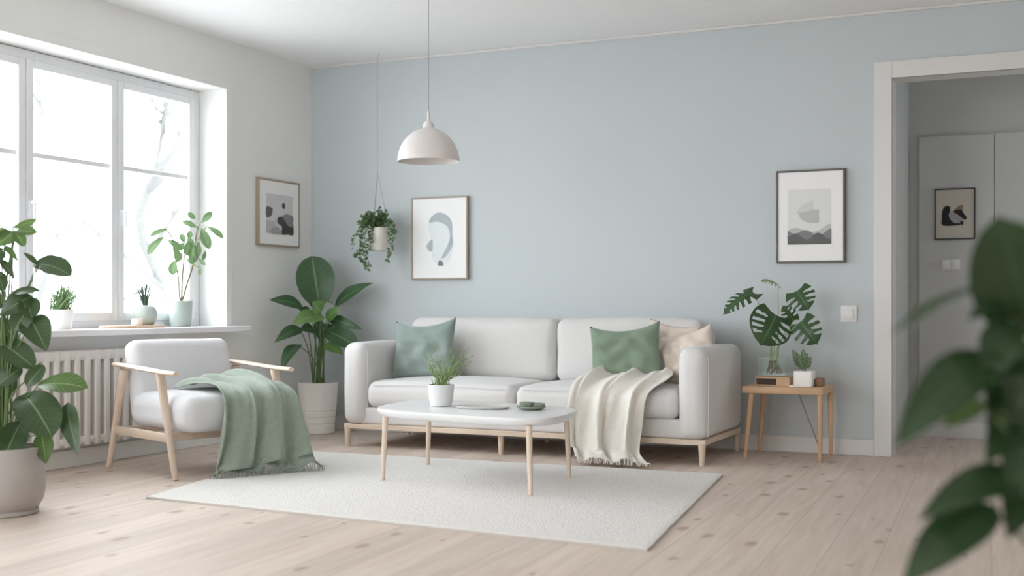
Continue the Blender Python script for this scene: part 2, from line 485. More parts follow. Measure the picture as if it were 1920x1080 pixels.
# doorway lining: casing + jamb
bm = new(); cw = .095
z1 = DZ + cw - .015
box(bm, DX0 - cw + .015, YB - .022, 0, DX0 + .015, YB + .001, z1, .003)
box(bm, DX1 - .015, YB - .022, 0, DX1 + cw - .015, YB + .001, z1, .003)
box(bm, DX0 + .015, YB - .022, DZ - .015, DX1 - .015, YB + .001, z1, .003)
box(bm, DX0 - .001, YB - .012, 0, DX0 + .015, YB + WT + .012, DZ); box(bm, DX1 - .015, YB - .012, 0, DX1 + .001, YB + WT + .012, DZ)
box(bm, DX0, YB - .012, DZ - .015, DX1, YB + WT + .012, DZ + .001)
struct('trim_1', bm, TRIM, smooth=False)
struct('trim_2', box(new(), XL, YB - .012, ZC - .018, XR, YB, ZC - .0005, .004), TRIM, smooth=False)
# left wall with the window opening and an unseen one added for fill light
W1 = (3.285, 6.095, .72, 2.19); W2 = (-1.9, 1.6, .5, 2.25)
XG = -4.985
bm = new(); xo = XL - .3
def wbox(y0, y1, z0, z1): box(bm, xo, y0, z0, XL, y1, z1)
wbox(YR - .2, W2[0], 0, ZC); wbox(W2[1], W1[0], 0, ZC); wbox(W1[1], YB + WT, 0, ZC)
for w in (W1, W2): wbox(w[0], w[1], 0, w[2] - .035); wbox(w[0], w[1], w[3], ZC)
bmesh.ops.remove_doubles(bm, verts=bm.verts, dist=1e-5)
struct('wall_left', bm, WHITEWALL, smooth=False)
struct('wall_right', box(new(), XR, YR - .2, 0, XR + .2, YB, ZC), WHITEWALL, smooth=False)
# rear wall, behind the camera, with an invented opening that lets in fill light
RW = (-4.5, -2.6, .3, 2.3)
bm = new()
box(bm, XL, YR - .2, 0, RW[0], YR, ZC); box(bm, RW[1], YR - .2, 0, XR, YR, ZC)
box(bm, RW[0], YR - .2, 0, RW[1], YR, RW[2]); box(bm, RW[0], YR - .2, RW[3], RW[1], YR, ZC)
bmesh.ops.remove_doubles(bm, verts=bm.verts, dist=1e-5)
struct('wall_rear', bm, WHITEWALL, smooth=False)
# hall
HYB = 8.25
hx = onY(1704, 800, HYB).x
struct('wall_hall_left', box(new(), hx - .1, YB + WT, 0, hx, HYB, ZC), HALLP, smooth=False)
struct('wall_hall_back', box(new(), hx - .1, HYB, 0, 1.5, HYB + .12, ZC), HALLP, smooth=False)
bm = new(); box(bm, 1.4, YB + WT, 0, 1.5, HYB, .9); box(bm, 1.4, YB + WT, 1.9, 1.5, HYB, ZC); box(bm, 1.4, YB + WT, .9, 1.5, YB + WT + .35, 1.9); box(bm, 1.4, HYB - .35, .9, 1.5, HYB, 1.9)  # unseen opening, added so daylight brightens the hall
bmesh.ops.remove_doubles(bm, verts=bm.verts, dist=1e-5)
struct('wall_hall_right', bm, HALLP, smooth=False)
# double door in the hall
dxa = onY(1723, 500, HYB).x; dxm = onY(1865, 500, HYB).x; zt = onY(1725, 258, HYB).z
dr = thing('door_1', 'pale grey double door at the back of the hall', None, (dxm, HYB, 0), kind='structure')
for a, b_ in ((dxa, dxm - .002), (dxm + .002, dxm + (dxm - dxa))):
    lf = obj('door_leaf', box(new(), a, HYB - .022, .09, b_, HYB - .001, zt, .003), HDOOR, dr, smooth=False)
hb = onY(1800, 790, HYB).z
struct('baseboard_hall', box(new(), hx, HYB - .03, 0, 1.4, HYB - .0, .10, .003), TRIM, smooth=False)
struct('baseboard_back', box(new(), XL, YB - .016, 0, DX0 - cw + .015, YB, .092, .004), TRIM, smooth=False)
struct('baseboard_left', box(new(), XL, YR, 0, XL + .016, YB - .016, .092, .004), WHITEWALL, smooth=False)

def window(name, w, label):
    y0, y1, z0, z1 = w
    r = thing(name, label, None, (XG, (y0 + y1) / 2, z0), kind='structure')
    # outer frame
    bm = new(); f = .05; gx0, gx1 = XG - .035, XG + .035
    box(bm, gx0, y0, z0, gx1, y0 + f, z1 - .004, .004); box(bm, gx0, y1 - f, z0, gx1, y1 - .001, z1 - .004, .004)
    box(bm, gx0, y0 + f, z0, gx1, y1 - f, z0 + .04, .004); box(bm, gx0, y0 + f, z1 - .055, gx1, y1 - f, z1 - .004, .004)
    n = 4; st = (y1 - y0 - .059 * 2) / n
    obj('window_frame', bm, WINP, r, smooth=False)
    for i in range(n):
        a = y1 - .059 - (i + 1) * st; b_ = a + st
        bm = new(); s = .047; x0, x1 = XG - .02, XG + .05
        a0 = a + .004; b0 = b_ - .004
        za, zb = z0 + .041, z1 - .056
        box(bm, x0, a0, za, x1, a0 + s, zb, .005); box(bm, x0, b0 - s, za, x1, b0, zb, .005)
        box(bm, x0, a0 + s, za, x1, b0 - s, za + .045, .005); box(bm, x0, a0 + s, zb - .04, x1, b0 - s, zb, .005)
        box(bm, XG - .012, a0 + s, 1.628, XG + .03, b0 - s, 1.654, .003)
        c = obj('casement', bm, WINP, r, smooth=False)
        obj('glass', box(new(), XG - .003, a0 + s - .004, za + .04, XG + .003, b0 - s + .004, zb - .035), GLASS, c, smooth=False)
        bm = new()
        hy = a0 + .018
        box(bm, x1, hy - .011, 1.31, x1 + .008, hy + .011, 1.40, .003)
        tube(bm, [(x1 + .008, hy, 1.385), (x1 + .03, hy, 1.385), (x1 + .035, hy, 1.36), (x1 + .035, hy, 1.29)], .007, seg=8, n=4)
        obj('handle', bm, WINP, c)
    # flat casing round the recess
    bm = new(); k = .055
    box(bm, XL, y0 - k, z0 - .03, XL + .012, y0, z1 + k, .003); box(bm, XL, y1, z0 + .0, XL + .012, y1 + k, z1 + k, .003)
    box(bm, XL, y0, z1, XL + .012, y1, z1 + k, .003)
    obj('casing', bm, WHITEWALL, r, smooth=False)
    bm = new()
    box(bm, XG - .0, y0, z0 - .035, XL + .001, y1, z0 - .0)
    box(bm, XL, y0 - .1, z0 - .035, XL + .13, y1 + .1, z0 - .0, .006)
    obj('sill', bm, SILL, r, smooth=False)
    return r
window('window_1', W1, 'wide white casement window with a deep sill beside the armchair')
window('fill_window_left', W2, None)  # out of view, added to let in more daylight
bm = new()
rw = thing('fill_window_rear', None, None, (-2.8, YR - .1, .5), kind='structure')  # made-up window behind the camera, there for fill light
for (a, b_) in ((RW[0], RW[0] + .06), (-3.58, -3.52), (RW[1] - .06, RW[1])): box(bm, a, YR - .13, RW[2], b_, YR - .07, RW[3], .004)
box(bm, RW[0], YR - .13, RW[2], RW[1], YR - .07, RW[2] + .06, .004); box(bm, RW[0], YR - .13, RW[3] - .06, RW[1], YR - .07, RW[3], .004)
obj('window_frame', bm, WINP, rw, smooth=False)
obj('glass', box(new(), RW[0] + .03, YR - .103, RW[2] + .03, RW[1] - .03, YR - .097, RW[3] - .03), GLASS, rw, smooth=False)

# ------------------------------------------------------------------ outside: pale ground and bare trees
struct('ground', box(new(), -60, -30, -3.2, XL - .6, 50, -3.0), SNOW, smooth=False)
def tree(base, h, r, label, seed):
    rd = random.Random(seed)
    t = thing('bare_tree', label, 'tree', base)
    b0 = V(base)
    bm = new()
    pts = [b0 + V((rd.uniform(-.15, .15) * i, rd.uniform(-.15, .15) * i, h * i / 5)) for i in range(6)]
    tube(bm, pts, r, r * .25, seg=10, n=4)
    obj('trunk', bm, TREE, t)
    bm = new()
    def br(p, d, L, rr, lv):
        q = p + d * L * .5 + V((rd.uniform(-.1, .1), rd.uniform(-.1, .1), .08)) * L
        e = p + d * L + V((0, 0, .12 * L))
        tube(bm, [p, q, e], rr, rr * .4, seg=5, n=3)
        if lv > 0:
            for _ in range(4):
                k = rd.uniform(.3, 1); s = p.lerp(e, k)
                nd = (d + V((rd.uniform(-.9, .9), rd.uniform(-.9, .9), rd.uniform(-.2, .8)))).normalized()
                br(s, nd, L * rd.uniform(.4, .65), rr * .45, lv - 1)
    for i in range(9):
        k = rd.uniform(.35, .98); idx = k * 5; j = int(idx); p = pts[j].lerp(pts[min(5, j + 1)], idx - j)
        a = rd.uniform(0, 2 * pi)
        br(p, V((cos(a) * .8, sin(a) * .8, .55)).normalized(), h * .28, r * .35, 2)
    obj('branch', bm, TREE, t)
tp = onX(300, 575, -14); tree((tp.x, tp.y, -3), 9, .16, 'pale bare tree trunk outside the pane nearest the window recess corner', 5)
tp = onX(75, 575, -13); tree((tp.x, tp.y, -3), 7.5, .10, 'pale bare branching tree outside the middle casement', 8)

# ------------------------------------------------------------------ radiator
ry0, ry1 = 3.75, 5.55
rt = thing('radiator', 'white column radiator on the wall under the window sill', 'radiator', (XL + .06, (ry0 + ry1) / 2, .1))
bm = new(); x0, x1 = XL + .035, XL + .10
sp = .071; nn = int((ry1 - ry0) / sp)
for i in range(nn):
    y = ry0 + i * sp
    box(bm, x0, y, .115, x1, y + .043, .615, .010, 3)
box(bm, x0 + .004, ry0 + .01, .56, x1 - .001, ry0 + (nn - 1) * sp + .03, .612, .008); box(bm, x0 + .004, ry0 + .01, .128, x1 - .001, ry0 + (nn - 1) * sp + .03, .165, .008)
box(bm, x0 - .0, ry0 + .01, .14, x0 + .012, ry0 + (nn - 1) * sp + .03, .60)
obj('body', bm, RAD, rt)
ye = ry0 + (nn - 1) * sp + .043
bm = new(); tube(bm, [(x0 + .03, ye - .005, .155), (x0 + .03, ye + .04, .155)], .011, seg=10, n=1); tube(bm, [(x0 + .03, ye + .04, .165), (x0 + .03, ye + .04, 0)], .009, seg=10, n=1)
obj('pipe', bm, RAD, rt)
bm = new(); lathe(bm, [(0, 0), (.016, 0), (.018, .01), (.018, .045), (.012, .05), (0, .05)], (x0 + .03, ye + .04, .17), 16); obj('valve', bm, RAD, rt)
for yb in (ry0 + .3, ry1 - .4): obj('bracket', box(new(), XL + .001, yb, .45, x0 + .002, yb + .03, .5), RAD, rt)

# ------------------------------------------------------------------ pictures and switches
def place_plane(Orig, ex, ez, en):
    M = Matrix(((ex.x, en.x, ez.x, Orig.x), (ex.y, en.y, ez.y, Orig.y), (ex.z, en.z, ez.z, Orig.z), (0, 0, 0, 1)))
    return M
def poly(bm, pts, y, mi, M=None, th=.0006):
    vs = [bm.verts.new(V((x, y, z))) for x, z in pts]
    vb = [bm.verts.new(V((x, y + th, z))) for x, z in pts]
    f = bm.faces.new(vs); f.material_index = mi
    n = len(vs)
    for i in range(n):
        q = bm.faces.new((vs[i], vb[i], vb[(i + 1) % n], vs[(i + 1) % n])); q.material_index = mi
def spl(pts, n=6):
    q = [V((x, 0, z)) for x, z in pts]; m = len(q); out = []
    for k in range(m):
        a, b, c, d = q[(k - 1) % m], q[k], q[(k + 1) % m], q[(k + 2) % m]
        for i in range(n):
            t = i / n
            v = .5 * ((2 * b) + (c - a) * t + (2 * a - 5 * b + 4 * c - d) * t * t + (3 * b - a - 3 * c + d) * t ** 3)
            out.append((v.x, v.z))
    return out
def ell(cx, cz, rx, rz, n=28, a0=0, a1=2 * pi): return [(cx + rx * cos(a0 + (a1 - a0) * i / n), cz + rz * sin(a0 + (a1 - a0) * i / n)) for i in range(n if a1 - a0 > 6.2 else n + 1)]
def picture(pos, rot, w, h, fw, fd, fm, label, art, mats, board=PAPER):
    """local x across, z up, -y out of the wall; art(bm,w,h) adds shapes in 0..1 picture coordinates"""
    t = thing('framed_picture', label, 'picture', pos, rot)
    bm = new(); W, Hh = w / 2, h / 2
    box(bm, -W, -fd, -Hh, -W + fw, 0, Hh, .0015); box(bm, W - fw, -fd, -Hh, W, 0, Hh, .0015)
    box(bm, -W + fw, -fd, Hh - fw, W - fw, 0, Hh, .0015); box(bm, -W + fw, -fd, -Hh, W - fw, 0, -Hh + fw, .0015)
    obj('frame', bm, fm, t, smooth=False, local=True)
    obj('mat_board', box(new(), -W + fw, -fd + .006, -Hh + fw, W - fw, -.001, Hh - fw), board, t, smooth=False, local=True)
    bm = new(); lay = [0]
    def add(pts, mi):
        lay[0] += 1
        xm, xM = (.17, .80) if fm is FR_D else (0, 1)
        poly(bm, [((min(max(x, xm), xM) - .5) * w, (.5 - y) * h) for x, y in pts], -fd + .006 - .0007 * lay[0], mi)
    art(add)
    obj('print', bm, mats, t, smooth=False, local=True)
    return t
def rect(a, b, c, d): return [(a, b), (c, b), (c, d), (a, d)]
# picture above the corner plant on the window wall
a = onX(479, 333, XL); b_ = onX(557, 343, XL); c = onX(479, 461, XL); d_ = onX(557, 464, XL)
def art_a(add):
    add(rect(.19, .22, .83, .81), 0)
    add(rect(.19, .62, .40, .81), 1)
    add(spl([(.19, .43), (.28, .42), (.34, .45), (.30, .55), (.19, .57)]), 3)
    add(ell(.60, .38, .035, .045), 4)
    add(spl([(.56, .56), (.68, .50), (.83, .53), (.83, .62), (.83, .72), (.62, .72)]), 5)
    add(spl([(.55, .81), (.56, .70), (.46, .65), (.46, .57), (.56, .55), (.64, .62), (.72, .68), (.83, .70), (.83, .81), (.7, .81)]), 6)
    add(spl([(.30, .81), (.33, .74), (.42, .70), (.50, .74), (.54, .81)]), 2)
picture(((XL), (a.y + b_.y) / 2, (a.z + c.z + b_.z + d_.z) / 4), radians(90), b_.y - a.y, ((a.z - c.z) + (b_.z - d_.z)) / 2, .012, .025, FR_L,
        'taupe-framed abstract print with black shapes on the window wall', art_a, [INK[205], INK[185], INK[160], INK[100], INK[70], INK[130], INK[70]])
# picture beside the hanging plant on the blue wall
a = onY(775, 372, YB); b_ = onY(880, 367, YB); c = onY(775, 523, YB); d_ = onY(880, 525, YB)
def art_b(add):
    add(spl([(.50, .20), (.62, .22), (.72, .30), (.73, .45), (.74, .58), (.70, .74), (.60, .83), (.48, .83), (.38, .76), (.36, .66), (.28, .60), (.30, .54), (.36, .50), (.30, .40), (.32, .28), (.40, .22)]), 1)
    add(spl([(.32, .31), (.36, .24), (.48, .19), (.62, .22), (.72, .31), (.73, .46), (.74, .58), (.62, .72), (.54, .74), (.64, .60), (.69, .48), (.66, .38), (.58, .33), (.46, .30)]), 0)
    add(spl([(.27, .60), (.34, .53), (.38, .52), (.38, .64), (.33, .66)]), 0)
    add(spl([(.48, .83), (.50, .77), (.55, .78), (.57, .83)]), 2)
picture(((a.x + b_.x) / 2, YB, (a.z + c.z + b_.z + d_.z) / 4), 0, b_.x - a.x, ((a.z - c.z) + (b_.z - d_.z)) / 2, .010, .03, FR_L,
        'thin-framed print of a pale blue-grey curved shape on the blue wall', art_b, [INKB, INKB2, INK[130]])
# picture above the side table
a = onY(1457, 321, YB); b_ = onY(1586, 317, YB); c = onY(1457, 493, YB); d_ = onY(1586, 493, YB)
def art_c(add):
    add(rect(.17, .21, .80, .80), 0)
    add(spl([(.17, .66), (.30, .62), (.45, .66), (.60, .66), (.74, .60), (.80, .60), (.80, .78), (.17, .78)]), 1)
    add([(.29, .475), (.33, .42), (.40, .37), (.54, .33), (.53, .40), (.55, .455), (.40, .475)], 2)
    add([(.33, .46), (.62, .425)] + [(.33 + .29 * (1 - cos(a)) , .46 + .145 * sin(a) - .035 * (1 - cos(a))) for a in [pi / 2 * k / 10 for k in range(10, 0, -1)]], 3)
    add([(.17, .68)] + [(.17 + .63 * i / 20, .665 + .03 * sin(i * .55) - .02 * sin(i * .21 + 2)) for i in range(21)] + [(.80, .80), (.17, .80)], 4)
    add([(.17, .80), (.17, .70)] + [(.17 + .63 * i / 20, .715 + .035 * sin(i * .6 + 2.5)) for i in range(1, 21)] + [(.80, .80)], 5)
picture(((a.x + b_.x) / 2, YB, (a.z + c.z + b_.z + d_.z) / 4), 0, b_.x - a.x, ((a.z - c.z) + (b_.z - d_.z)) / 2, .011, .03, FR_D,
        'dark-framed grey landscape print with a wide white mat above the side table', art_c, [INK[218], INK[185], INK[205], INK[185], INK[130], INK[100]])
# hall picture
yh = HYB - .022
a = onY(1753, 355, yh); b_ = onY(1829, 354, yh); c = onY(1753, 450, yh)
def art_d(add):
    add(rect(.11, .08, .89, .92), 0)
    add(spl([(.44, .46), (.60, .34), (.70, .34), (.68, .44), (.55, .46)]), 3)
    add(spl([(.36, .46), (.46, .48), (.60, .57), (.70, .62), (.66, .70), (.40, .70)]), 2)
    add(spl([(.21, .72), (.18, .58), (.20, .42), (.28, .34), (.38, .36), (.38, .44), (.35, .52), (.40, .62), (.50, .68), (.60, .68), (.60, .72)]), 1)
    add(spl([(.46, .46), (.55, .42), (.66, .42), (.72, .50), (.79, .57), (.76, .62), (.68, .59), (.56, .51)]), 1)
    add(ell(.67, .68, .045, .04), 1)
picture(((a.x + b_.x) / 2, yh, (a.z + c.z) / 2), 0, b_.x - a.x, a.z - c.z, .008, .02, FR_B,
        'small black-framed abstract print hanging in the hall', art_d, [PAPER2, INK[40], INK[160], INKT], board=PAPER2)
# light switch by the doorway
a = onY(1577, 575, YB); b_ = onY(1607, 602, YB)
t = thing('light_switch', 'square white light switch on the blue wall beside the doorway', 'light switch', ((a.x + b_.x) / 2, YB, (a.z + b_.z) / 2))
w = (b_.x - a.x) / 2
obj('plate', box(new(), -w, -.009, -.048, w, 0, .048, .003), PLAS, t, local=True, angle=30)
obj('rocker', box(new(), -.026, -.014, -.028, .026, -.009, .028, .002), PLAS, t, local=True, angle=30)
a = onY(1768, 487, yh); b_ = onY(1798, 505, yh)
t = thing('light_switch', 'wide pale light switch below the hall picture', 'light switch', ((a.x + b_.x) / 2, yh, (a.z + b_.z) / 2))
obj('plate', box(new(), -.055, -.009, -.034, .055, 0, .034, .003), PLAS, t, local=True, angle=30)
for s in (-1, 1): obj('rocker', box(new(), s * .026 - .02, -.014, -.024, s * .026 + .02, -.009, .024, .002), PLAS, t, local=True, angle=30)

# ------------------------------------------------------------------ sofa
SX0, SX1, SY0, SY1 = -3.965, -1.716, 6.19, 6.985
sofa = thing('sofa', 'long pale grey two-seat sofa on a birch frame against the blue wall', 'sofa', ((SX0 + SX1) / 2, (SY0 + SY1) / 2, 0))
bm = new(); rbox(bm, ((SX0 + SX1) / 2, 6.60, .188), (1.02, .38, .052), .02, m=8); obj('base', bm, SOFA, sofa, angle=60)
for s, x0, x1 in ((-1, SX0, SX0 + .16), (1, SX1 - .16, SX1)):
    bm = new(); rbox(bm, ((x0 + x1) / 2, (SY0 + SY1) / 2, .378), (.08, (SY1 - SY0) / 2, .245), .062, (.006, .006, 0, .008, .006, 0), m=10, k=5, wob=.003, seed=s * 3)
    am = obj('armrest', bm, SOFA, sofa, angle=70)
    bm = new()   # front seam piping
    xs = x1 - .004 if s > 0 else x1 + .0
    pts = [(x1 + .001 if s > 0 else x1 + .003, SY0 + .035, .15), (x1 + (.003), SY0 + .035, .35), (x1 + .001, SY0 + .038, .55), (x1 - .02, SY0 + .05, .60)]
    tube(bm, pts, .0022, seg=6, n=5); obj('piping', bm, SOFA, am)
bm = new(); rbox(bm, ((SX0 + SX1) / 2, 6.93, .42), (.97, .055, .285), .04, m=10); obj('back_panel', bm, SOFA2, sofa, angle=70)
XM = -2.83
for x0, x1, sd in ((SX0 + .158, XM, 1), (XM, SX1 - .158, 9)):
    bm = new(); rbox(bm, ((x0 + x1) / 2, 6.515, .315), ((x1 - x0) / 2 - .003, .315, .078), .055, (0, 0, 0, .02, .028, .0), m=14, k=5, wob=.004, seed=sd)
    sc_ = obj('seat_cushion', bm, SOFA, sofa, angle=80)
    bm = new(); tube(bm, [(x0 + .06, SY0 - .004 + .012, .372), ((x0 + x1) / 2, SY0 + .0, .380), (x1 - .06, SY0 - .004 + .012, .372)], .002, seg=5, n=8); obj('piping', bm, SOFA, sc_)
for x0, x1, sd in ((SX0 + .17, -2.79, 2), (-2.79, SX1 - .17, 6)):
    M = Matrix.Rotation(radians(-7), 3, 'X')
    bm = new(); rbox(bm, ((x0 + x1) / 2, 6.80, .575), ((x1 - x0) / 2 - .002, .095, .195), .06, (.0, .0, .02, .035, .0, .0), m=16, k=5, M=M, wob=.012, seed=sd * 1.7)
    obj('back_cushion', bm, SOFA2, sofa, angle=80)
bm = new(); zr0, zr1 = .108, .137
box(bm, SX0 + .01, SY0 + .015, zr0, SX1 - .008, SY0 + .045, zr1, .003); box(bm, SX0 + .01, SY1 - .045, zr0, SX1 - .008, SY1 - .015, zr1, .003)
box(bm, SX0 + .01, SY0 + .045, zr0, SX0 + .045, SY1 - .045, zr1, .003); box(bm, SX1 - .04, SY0 + .045, zr0, SX1 - .008, SY1 - .045, zr1, .003)
obj('wooden_frame', bm, OAKX, sofa, smooth=False)
for x, y in ((SX0 + .03, SY0 + .03), (SX1 - .03, SY0 + .03), (SX0 + .03, SY1 - .03), (SX1 - .03, SY1 - .03), (-2.93, SY0 + .06), (-2.93, SY1 - .06)):
    bm = new(); tube(bm, [(x, y, zr0 + .01), (x, y, 0)], .021, .014, seg=16, n=1); obj('leg', bm, OAK, sofa)

# ------------------------------------------------------------------ pillows
def pillow(name, label, mat_, c, hw, hh, T, yaw, lean, roll, sag=.03, seed=0, corner=.055):
    M = Matrix.Rotation(radians(yaw), 4, 'Z') @ Matrix.Rotation(radians(-lean), 4, 'X') @ Matrix.Rotation(radians(roll), 4, 'Y')
    n = 26; bm = new(); vs = {}
    for sd in (-1, 1):
        for i in range(n + 1):
            for j in range(n + 1):
                u, v = -1 + 2 * i / n, -1 + 2 * j / n
                if sd == 1 and (i in (0, n) or j in (0, n)):
                    vs[(sd, i, j)] = vs[(-1, i, j)]; continue
                x = hw * u * (1 - corner * (1 - v * v)); z = hh * v * (1 - corner * (1 - u * u)) - sag * (1 - u * u) * max(0, v)
                th = T * ((1 - u ** 4) * (1 - v ** 4)) ** .5 * (1 - .25 * (u * u + v * v) * .5)
                w = noise.noise(V((u * 2.2 + seed, v * 2.2, sd))) * .034 * (1 - u * u * v * v) + noise.noise(V((u * 3 + v * 4 + seed, v * 1.5 - u, 3))) * .014 + .012 * sin(9 * (u + v * .4) + seed) * (1 - abs(v)) * abs(u)
                env = ((1 - u * u) * (1 - v * v)) ** .3
                vs[(sd, i, j)] = bm.verts.new(V((x, sd * (th) + w * env * .9, z)))
    for sd in (-1, 1):
        for i in range(n):
            for j in range(n):
                q = [vs[(sd, i, j)], vs[(sd, i + 1, j)], vs[(sd, i + 1, j + 1)], vs[(sd, i, j + 1)]]
                try: bm.faces.new(q)
                except ValueError: pass
    bm.transform(Matrix.Translation(V(c)) @ M)
    o = obj(name, bm, mat_, None, angle=120)
    root_on(o, c)
    return tag(o, label, 'pillow')
pillow('throw_pillow', 'sage grey-green velvet pillow at the end of the sofa nearest the window', PILG, (-3.575, 6.515, .585), .215, .185, .06, -3, 14, -4, sag=.035, seed=3)
pillow('throw_pillow', 'leaf-green linen pillow in front of the beige pillows', PILG2, (-2.275, 6.515, .575), .205, .175, .055, 6, 14, -5, sag=.035, seed=8)
pillow('throw_pillow', 'blush beige pillow leaning against the sofa arm nearest the doorway', PILB, (-1.935, 6.60, .560), .175, .160, .06, -18, 14, -14, sag=.02, seed=5)
pillow('throw_pillow', 'cream beige pillow tucked behind the other beige pillow', PILB, (-2.06, 6.70, .60), .155, .155, .035, -4, 4, 8, sag=.02, seed=12)

# ------------------------------------------------------------------ throws
def throw(name, label, mat_, rows, amps, folds, seed, fr_len, fr_n, M=None, nu=90, nv=12):
    L = catmull([r[0] for r in rows], nv); R = catmull([r[1] for r in rows], nv)
    A = catmull([(a, 0, 0) for a in amps], nv)
    n = len(L)
    base = [[L[i].lerp(R[i], j / nu) for j in range(nu + 1)] for i in range(n)]
    P_ = []
    for i in range(n):
        row = []
        for j in range(nu + 1):
            u = j / nu; v = i / (n - 1)
            tu = (base[i][min(j + 1, nu)] - base[i][max(j - 1, 0)]); tv = base[min(i + 1, n - 1)][j] - base[max(i - 1, 0)][j]
            nn = tv.cross(tu).normalized()
            f = 0
            for (k, ph, am, sl) in folds:
                q = .5 + .5 * sin(2 * pi * (k * (u + sl * (v - .5)) + ph) + .5 * noise.noise(V((v * 3 + seed, u * 2, k))))
                f += am * q ** 1.3
            a = A[i].x
            o = nn * (f * a)
            # sideways gather so that folds overlap a little
            o += tu.normalized() * (a * .016 * sin(2 * pi * folds[0][0] * u + folds[0][1] * 6 + 1)) * (1 if 0 < j < nu else 0)
            o += V((0, 0, 1)) * noise.noise(V((u * 4 + seed, v * 6, 2))) * .008 * (1 if i < n * .4 else 0)
            p = base[i][j] + o
            if p.z < .02: p.z = .02 + max(0, f * a) * .15
            row.append(p)
        P_.append(row)
    bm = new()
    g_ = [[bm.verts.new(p) for p in r] for r in P_]
    for i in range(n - 1):
        for j in range(nu): bm.faces.new((g_[i][j], g_[i][j + 1], g_[i + 1][j + 1], g_[i + 1][j]))
    root = V(P_[n // 3][nu // 2])
    if M is not None: bm.transform(M); root = M @ root
    bm.transform(Matrix.Translation(-root))
    t = thing(name, label, 'throw blanket', root)
    s = obj('blanket', bm, mat_, t, local=True, angle=120, solid=.007, sub=1)
    bm = new(); rd = random.Random(seed)
    last, prev = P_[-1], P_[-4]
    for q in range(fr_n):
        x = q / (fr_n - 1) * nu * .998; j = int(x); k = x - j
        p = last[j].lerp(last[min(j + 1, nu)], k); d = (p - prev[j].lerp(prev[min(j + 1, nu)], k)); d.z = 0
        if d.length < 1e-4: d = V((0, -1, 0))
        d = (d.normalized() + V((rd.uniform(-.5, .5), rd.uniform(-.5, .5), 0))).normalized() * fr_len * rd.uniform(.7, 1.2)
        zt = max(.018, p.z)
        a = V((p.x, p.y, zt)); b2 = a + d * .5 + V((rd.uniform(-.006, .006), rd.uniform(-.006, .006), .003)); c2 = a + d; c2.z = .0165
        tube(bm, [a - d * .15, b2, c2], .0028, .0016, seg=5, n=3)
    if M is not None: bm.transform(M)
    bm.transform(Matrix.Translation(-root))
    obj('fringe', bm, mat_, t, local=True, angle=120)
    return t
def rw_(y, z, p0, p1, dy=0): return (V((onY(p0, 0, y).x, y, z)), V((onY(p1, 0, y + dy).x, y + dy, z)))
rows = [rw_(6.66, .462, 1170, 1258), rw_(6.54, .462, 1135, 1262), rw_(6.38, .447, 1108, 1262), rw_(6.24, .425, 1086, 1250), rw_(6.155, .36, 1074, 1216),
        rw_(6.145, .22, 1068, 1208), rw_(6.12, .09, 1070, 1203), rw_(6.08, .03, 1074, 1205), rw_(5.985, .02, 1078, 1216)]
throw('throw_blanket', 'oatmeal knitted throw spilling over the sofa seat to the floor', THROWB, rows,
      [.5, .8, 1.0, 1.0, 1.1, 1.35, 1.5, 1.3, .6], [(2.6, .15, .032, .22), (4.7, .5, .016, -.15), (8.3, .2, .006, .3)], 4, .03, 64)

# ------------------------------------------------------------------ armchair
AO = V((-4.57, 4.90, 0)); AYAW = atan2(-.378, .925)
chair = thing('armchair', 'low light grey lounge armchair with slanted birch frame by the window', 'armchair', AO, AYAW)
AM = Matrix.Translation(AO) @ Matrix.Rotation(AYAW, 4, 'Z')
for y in (0, .65):
    def legt(a, b, r0, r1):
        bm = new(); tube(bm, [a, b], r0, r1, seg=12, n=2, flat=.75); return obj('leg', bm, OAK, chair, local=True)
    legt((0.175, y, .515), (0.0, y, 0), .024, .017)
    legt((.565, y, .515), (.725, y, 0.004 if y == 0 else .0215), .024, .016)
    bm = new()
    # armrest with a rounded plan, slightly rising towards the back
    pts = [(.06 + .67 * i / 14, y, .527 + .012 * cos(pi * i / 14)) for i in range(15)]
    def half(k): return .018 + .016 * sin(pi * min(1, k * 1.02) ** .8)
    rings = []
    for i, p in enumerate(pts):
        k = i / 14; hw_ = .020 + .014 * sin(pi * k) ** .7 if 0 < k < 1 else .016
        ring = []
        for j in range(14):
            a_ = 2 * pi * j / 14
            ring.append(bm.verts.new(V((p[0], p[1] + hw_ * cos(a_), p[2] + .0115 * sin(a_)))))
        rings.append(ring)
    for A_, B_ in zip(rings, rings[1:]):
        for j in range(14): bm.faces.new((A_[j], A_[(j + 1) % 14], B_[(j + 1) % 14], B_[j]))
    bm.faces.new(rings[0][::-1]); bm.faces.new(rings[-1])
    obj('armrest', bm, OAKX, chair, local=True, angle=60)
    bm = new(); box(bm, .065, y - .012, .178, .655, y + .012, .222, .006); obj('side_rail', bm, OAKX, chair, local=True)
bm = new(); box(bm, .60, .012, .182, .625, .638, .220, .004); obj('cross_rail', bm, OAK, chair, local=True, label='rail under the seat front')
bm = new(); box(bm, .12, .012, .182, .145, .638, .220, .004); obj('cross_rail', bm, OAK, chair, local=True)
bm = new(); rbox(bm, (.475, .325, .312), (.305, .298, .085), .06, (.012, 0, .0, .0, .022, .0), m=14, k=6, wob=.003, seed=4); obj('seat_cushion', bm, CHAIRF, chair, local=True, angle=80)
M3 = Matrix.Rotation(radians(-15), 3, 'Y')
bm = new(); rbox(bm, (.165, .325, .455), (.06, .288, .215), .05, (.012, .006, .0, .0, .0, .0), m=14, k=6, M=M3, wob=.003, seed=7); obj('backrest', bm, CHAIRF, chair, local=True, angle=80)
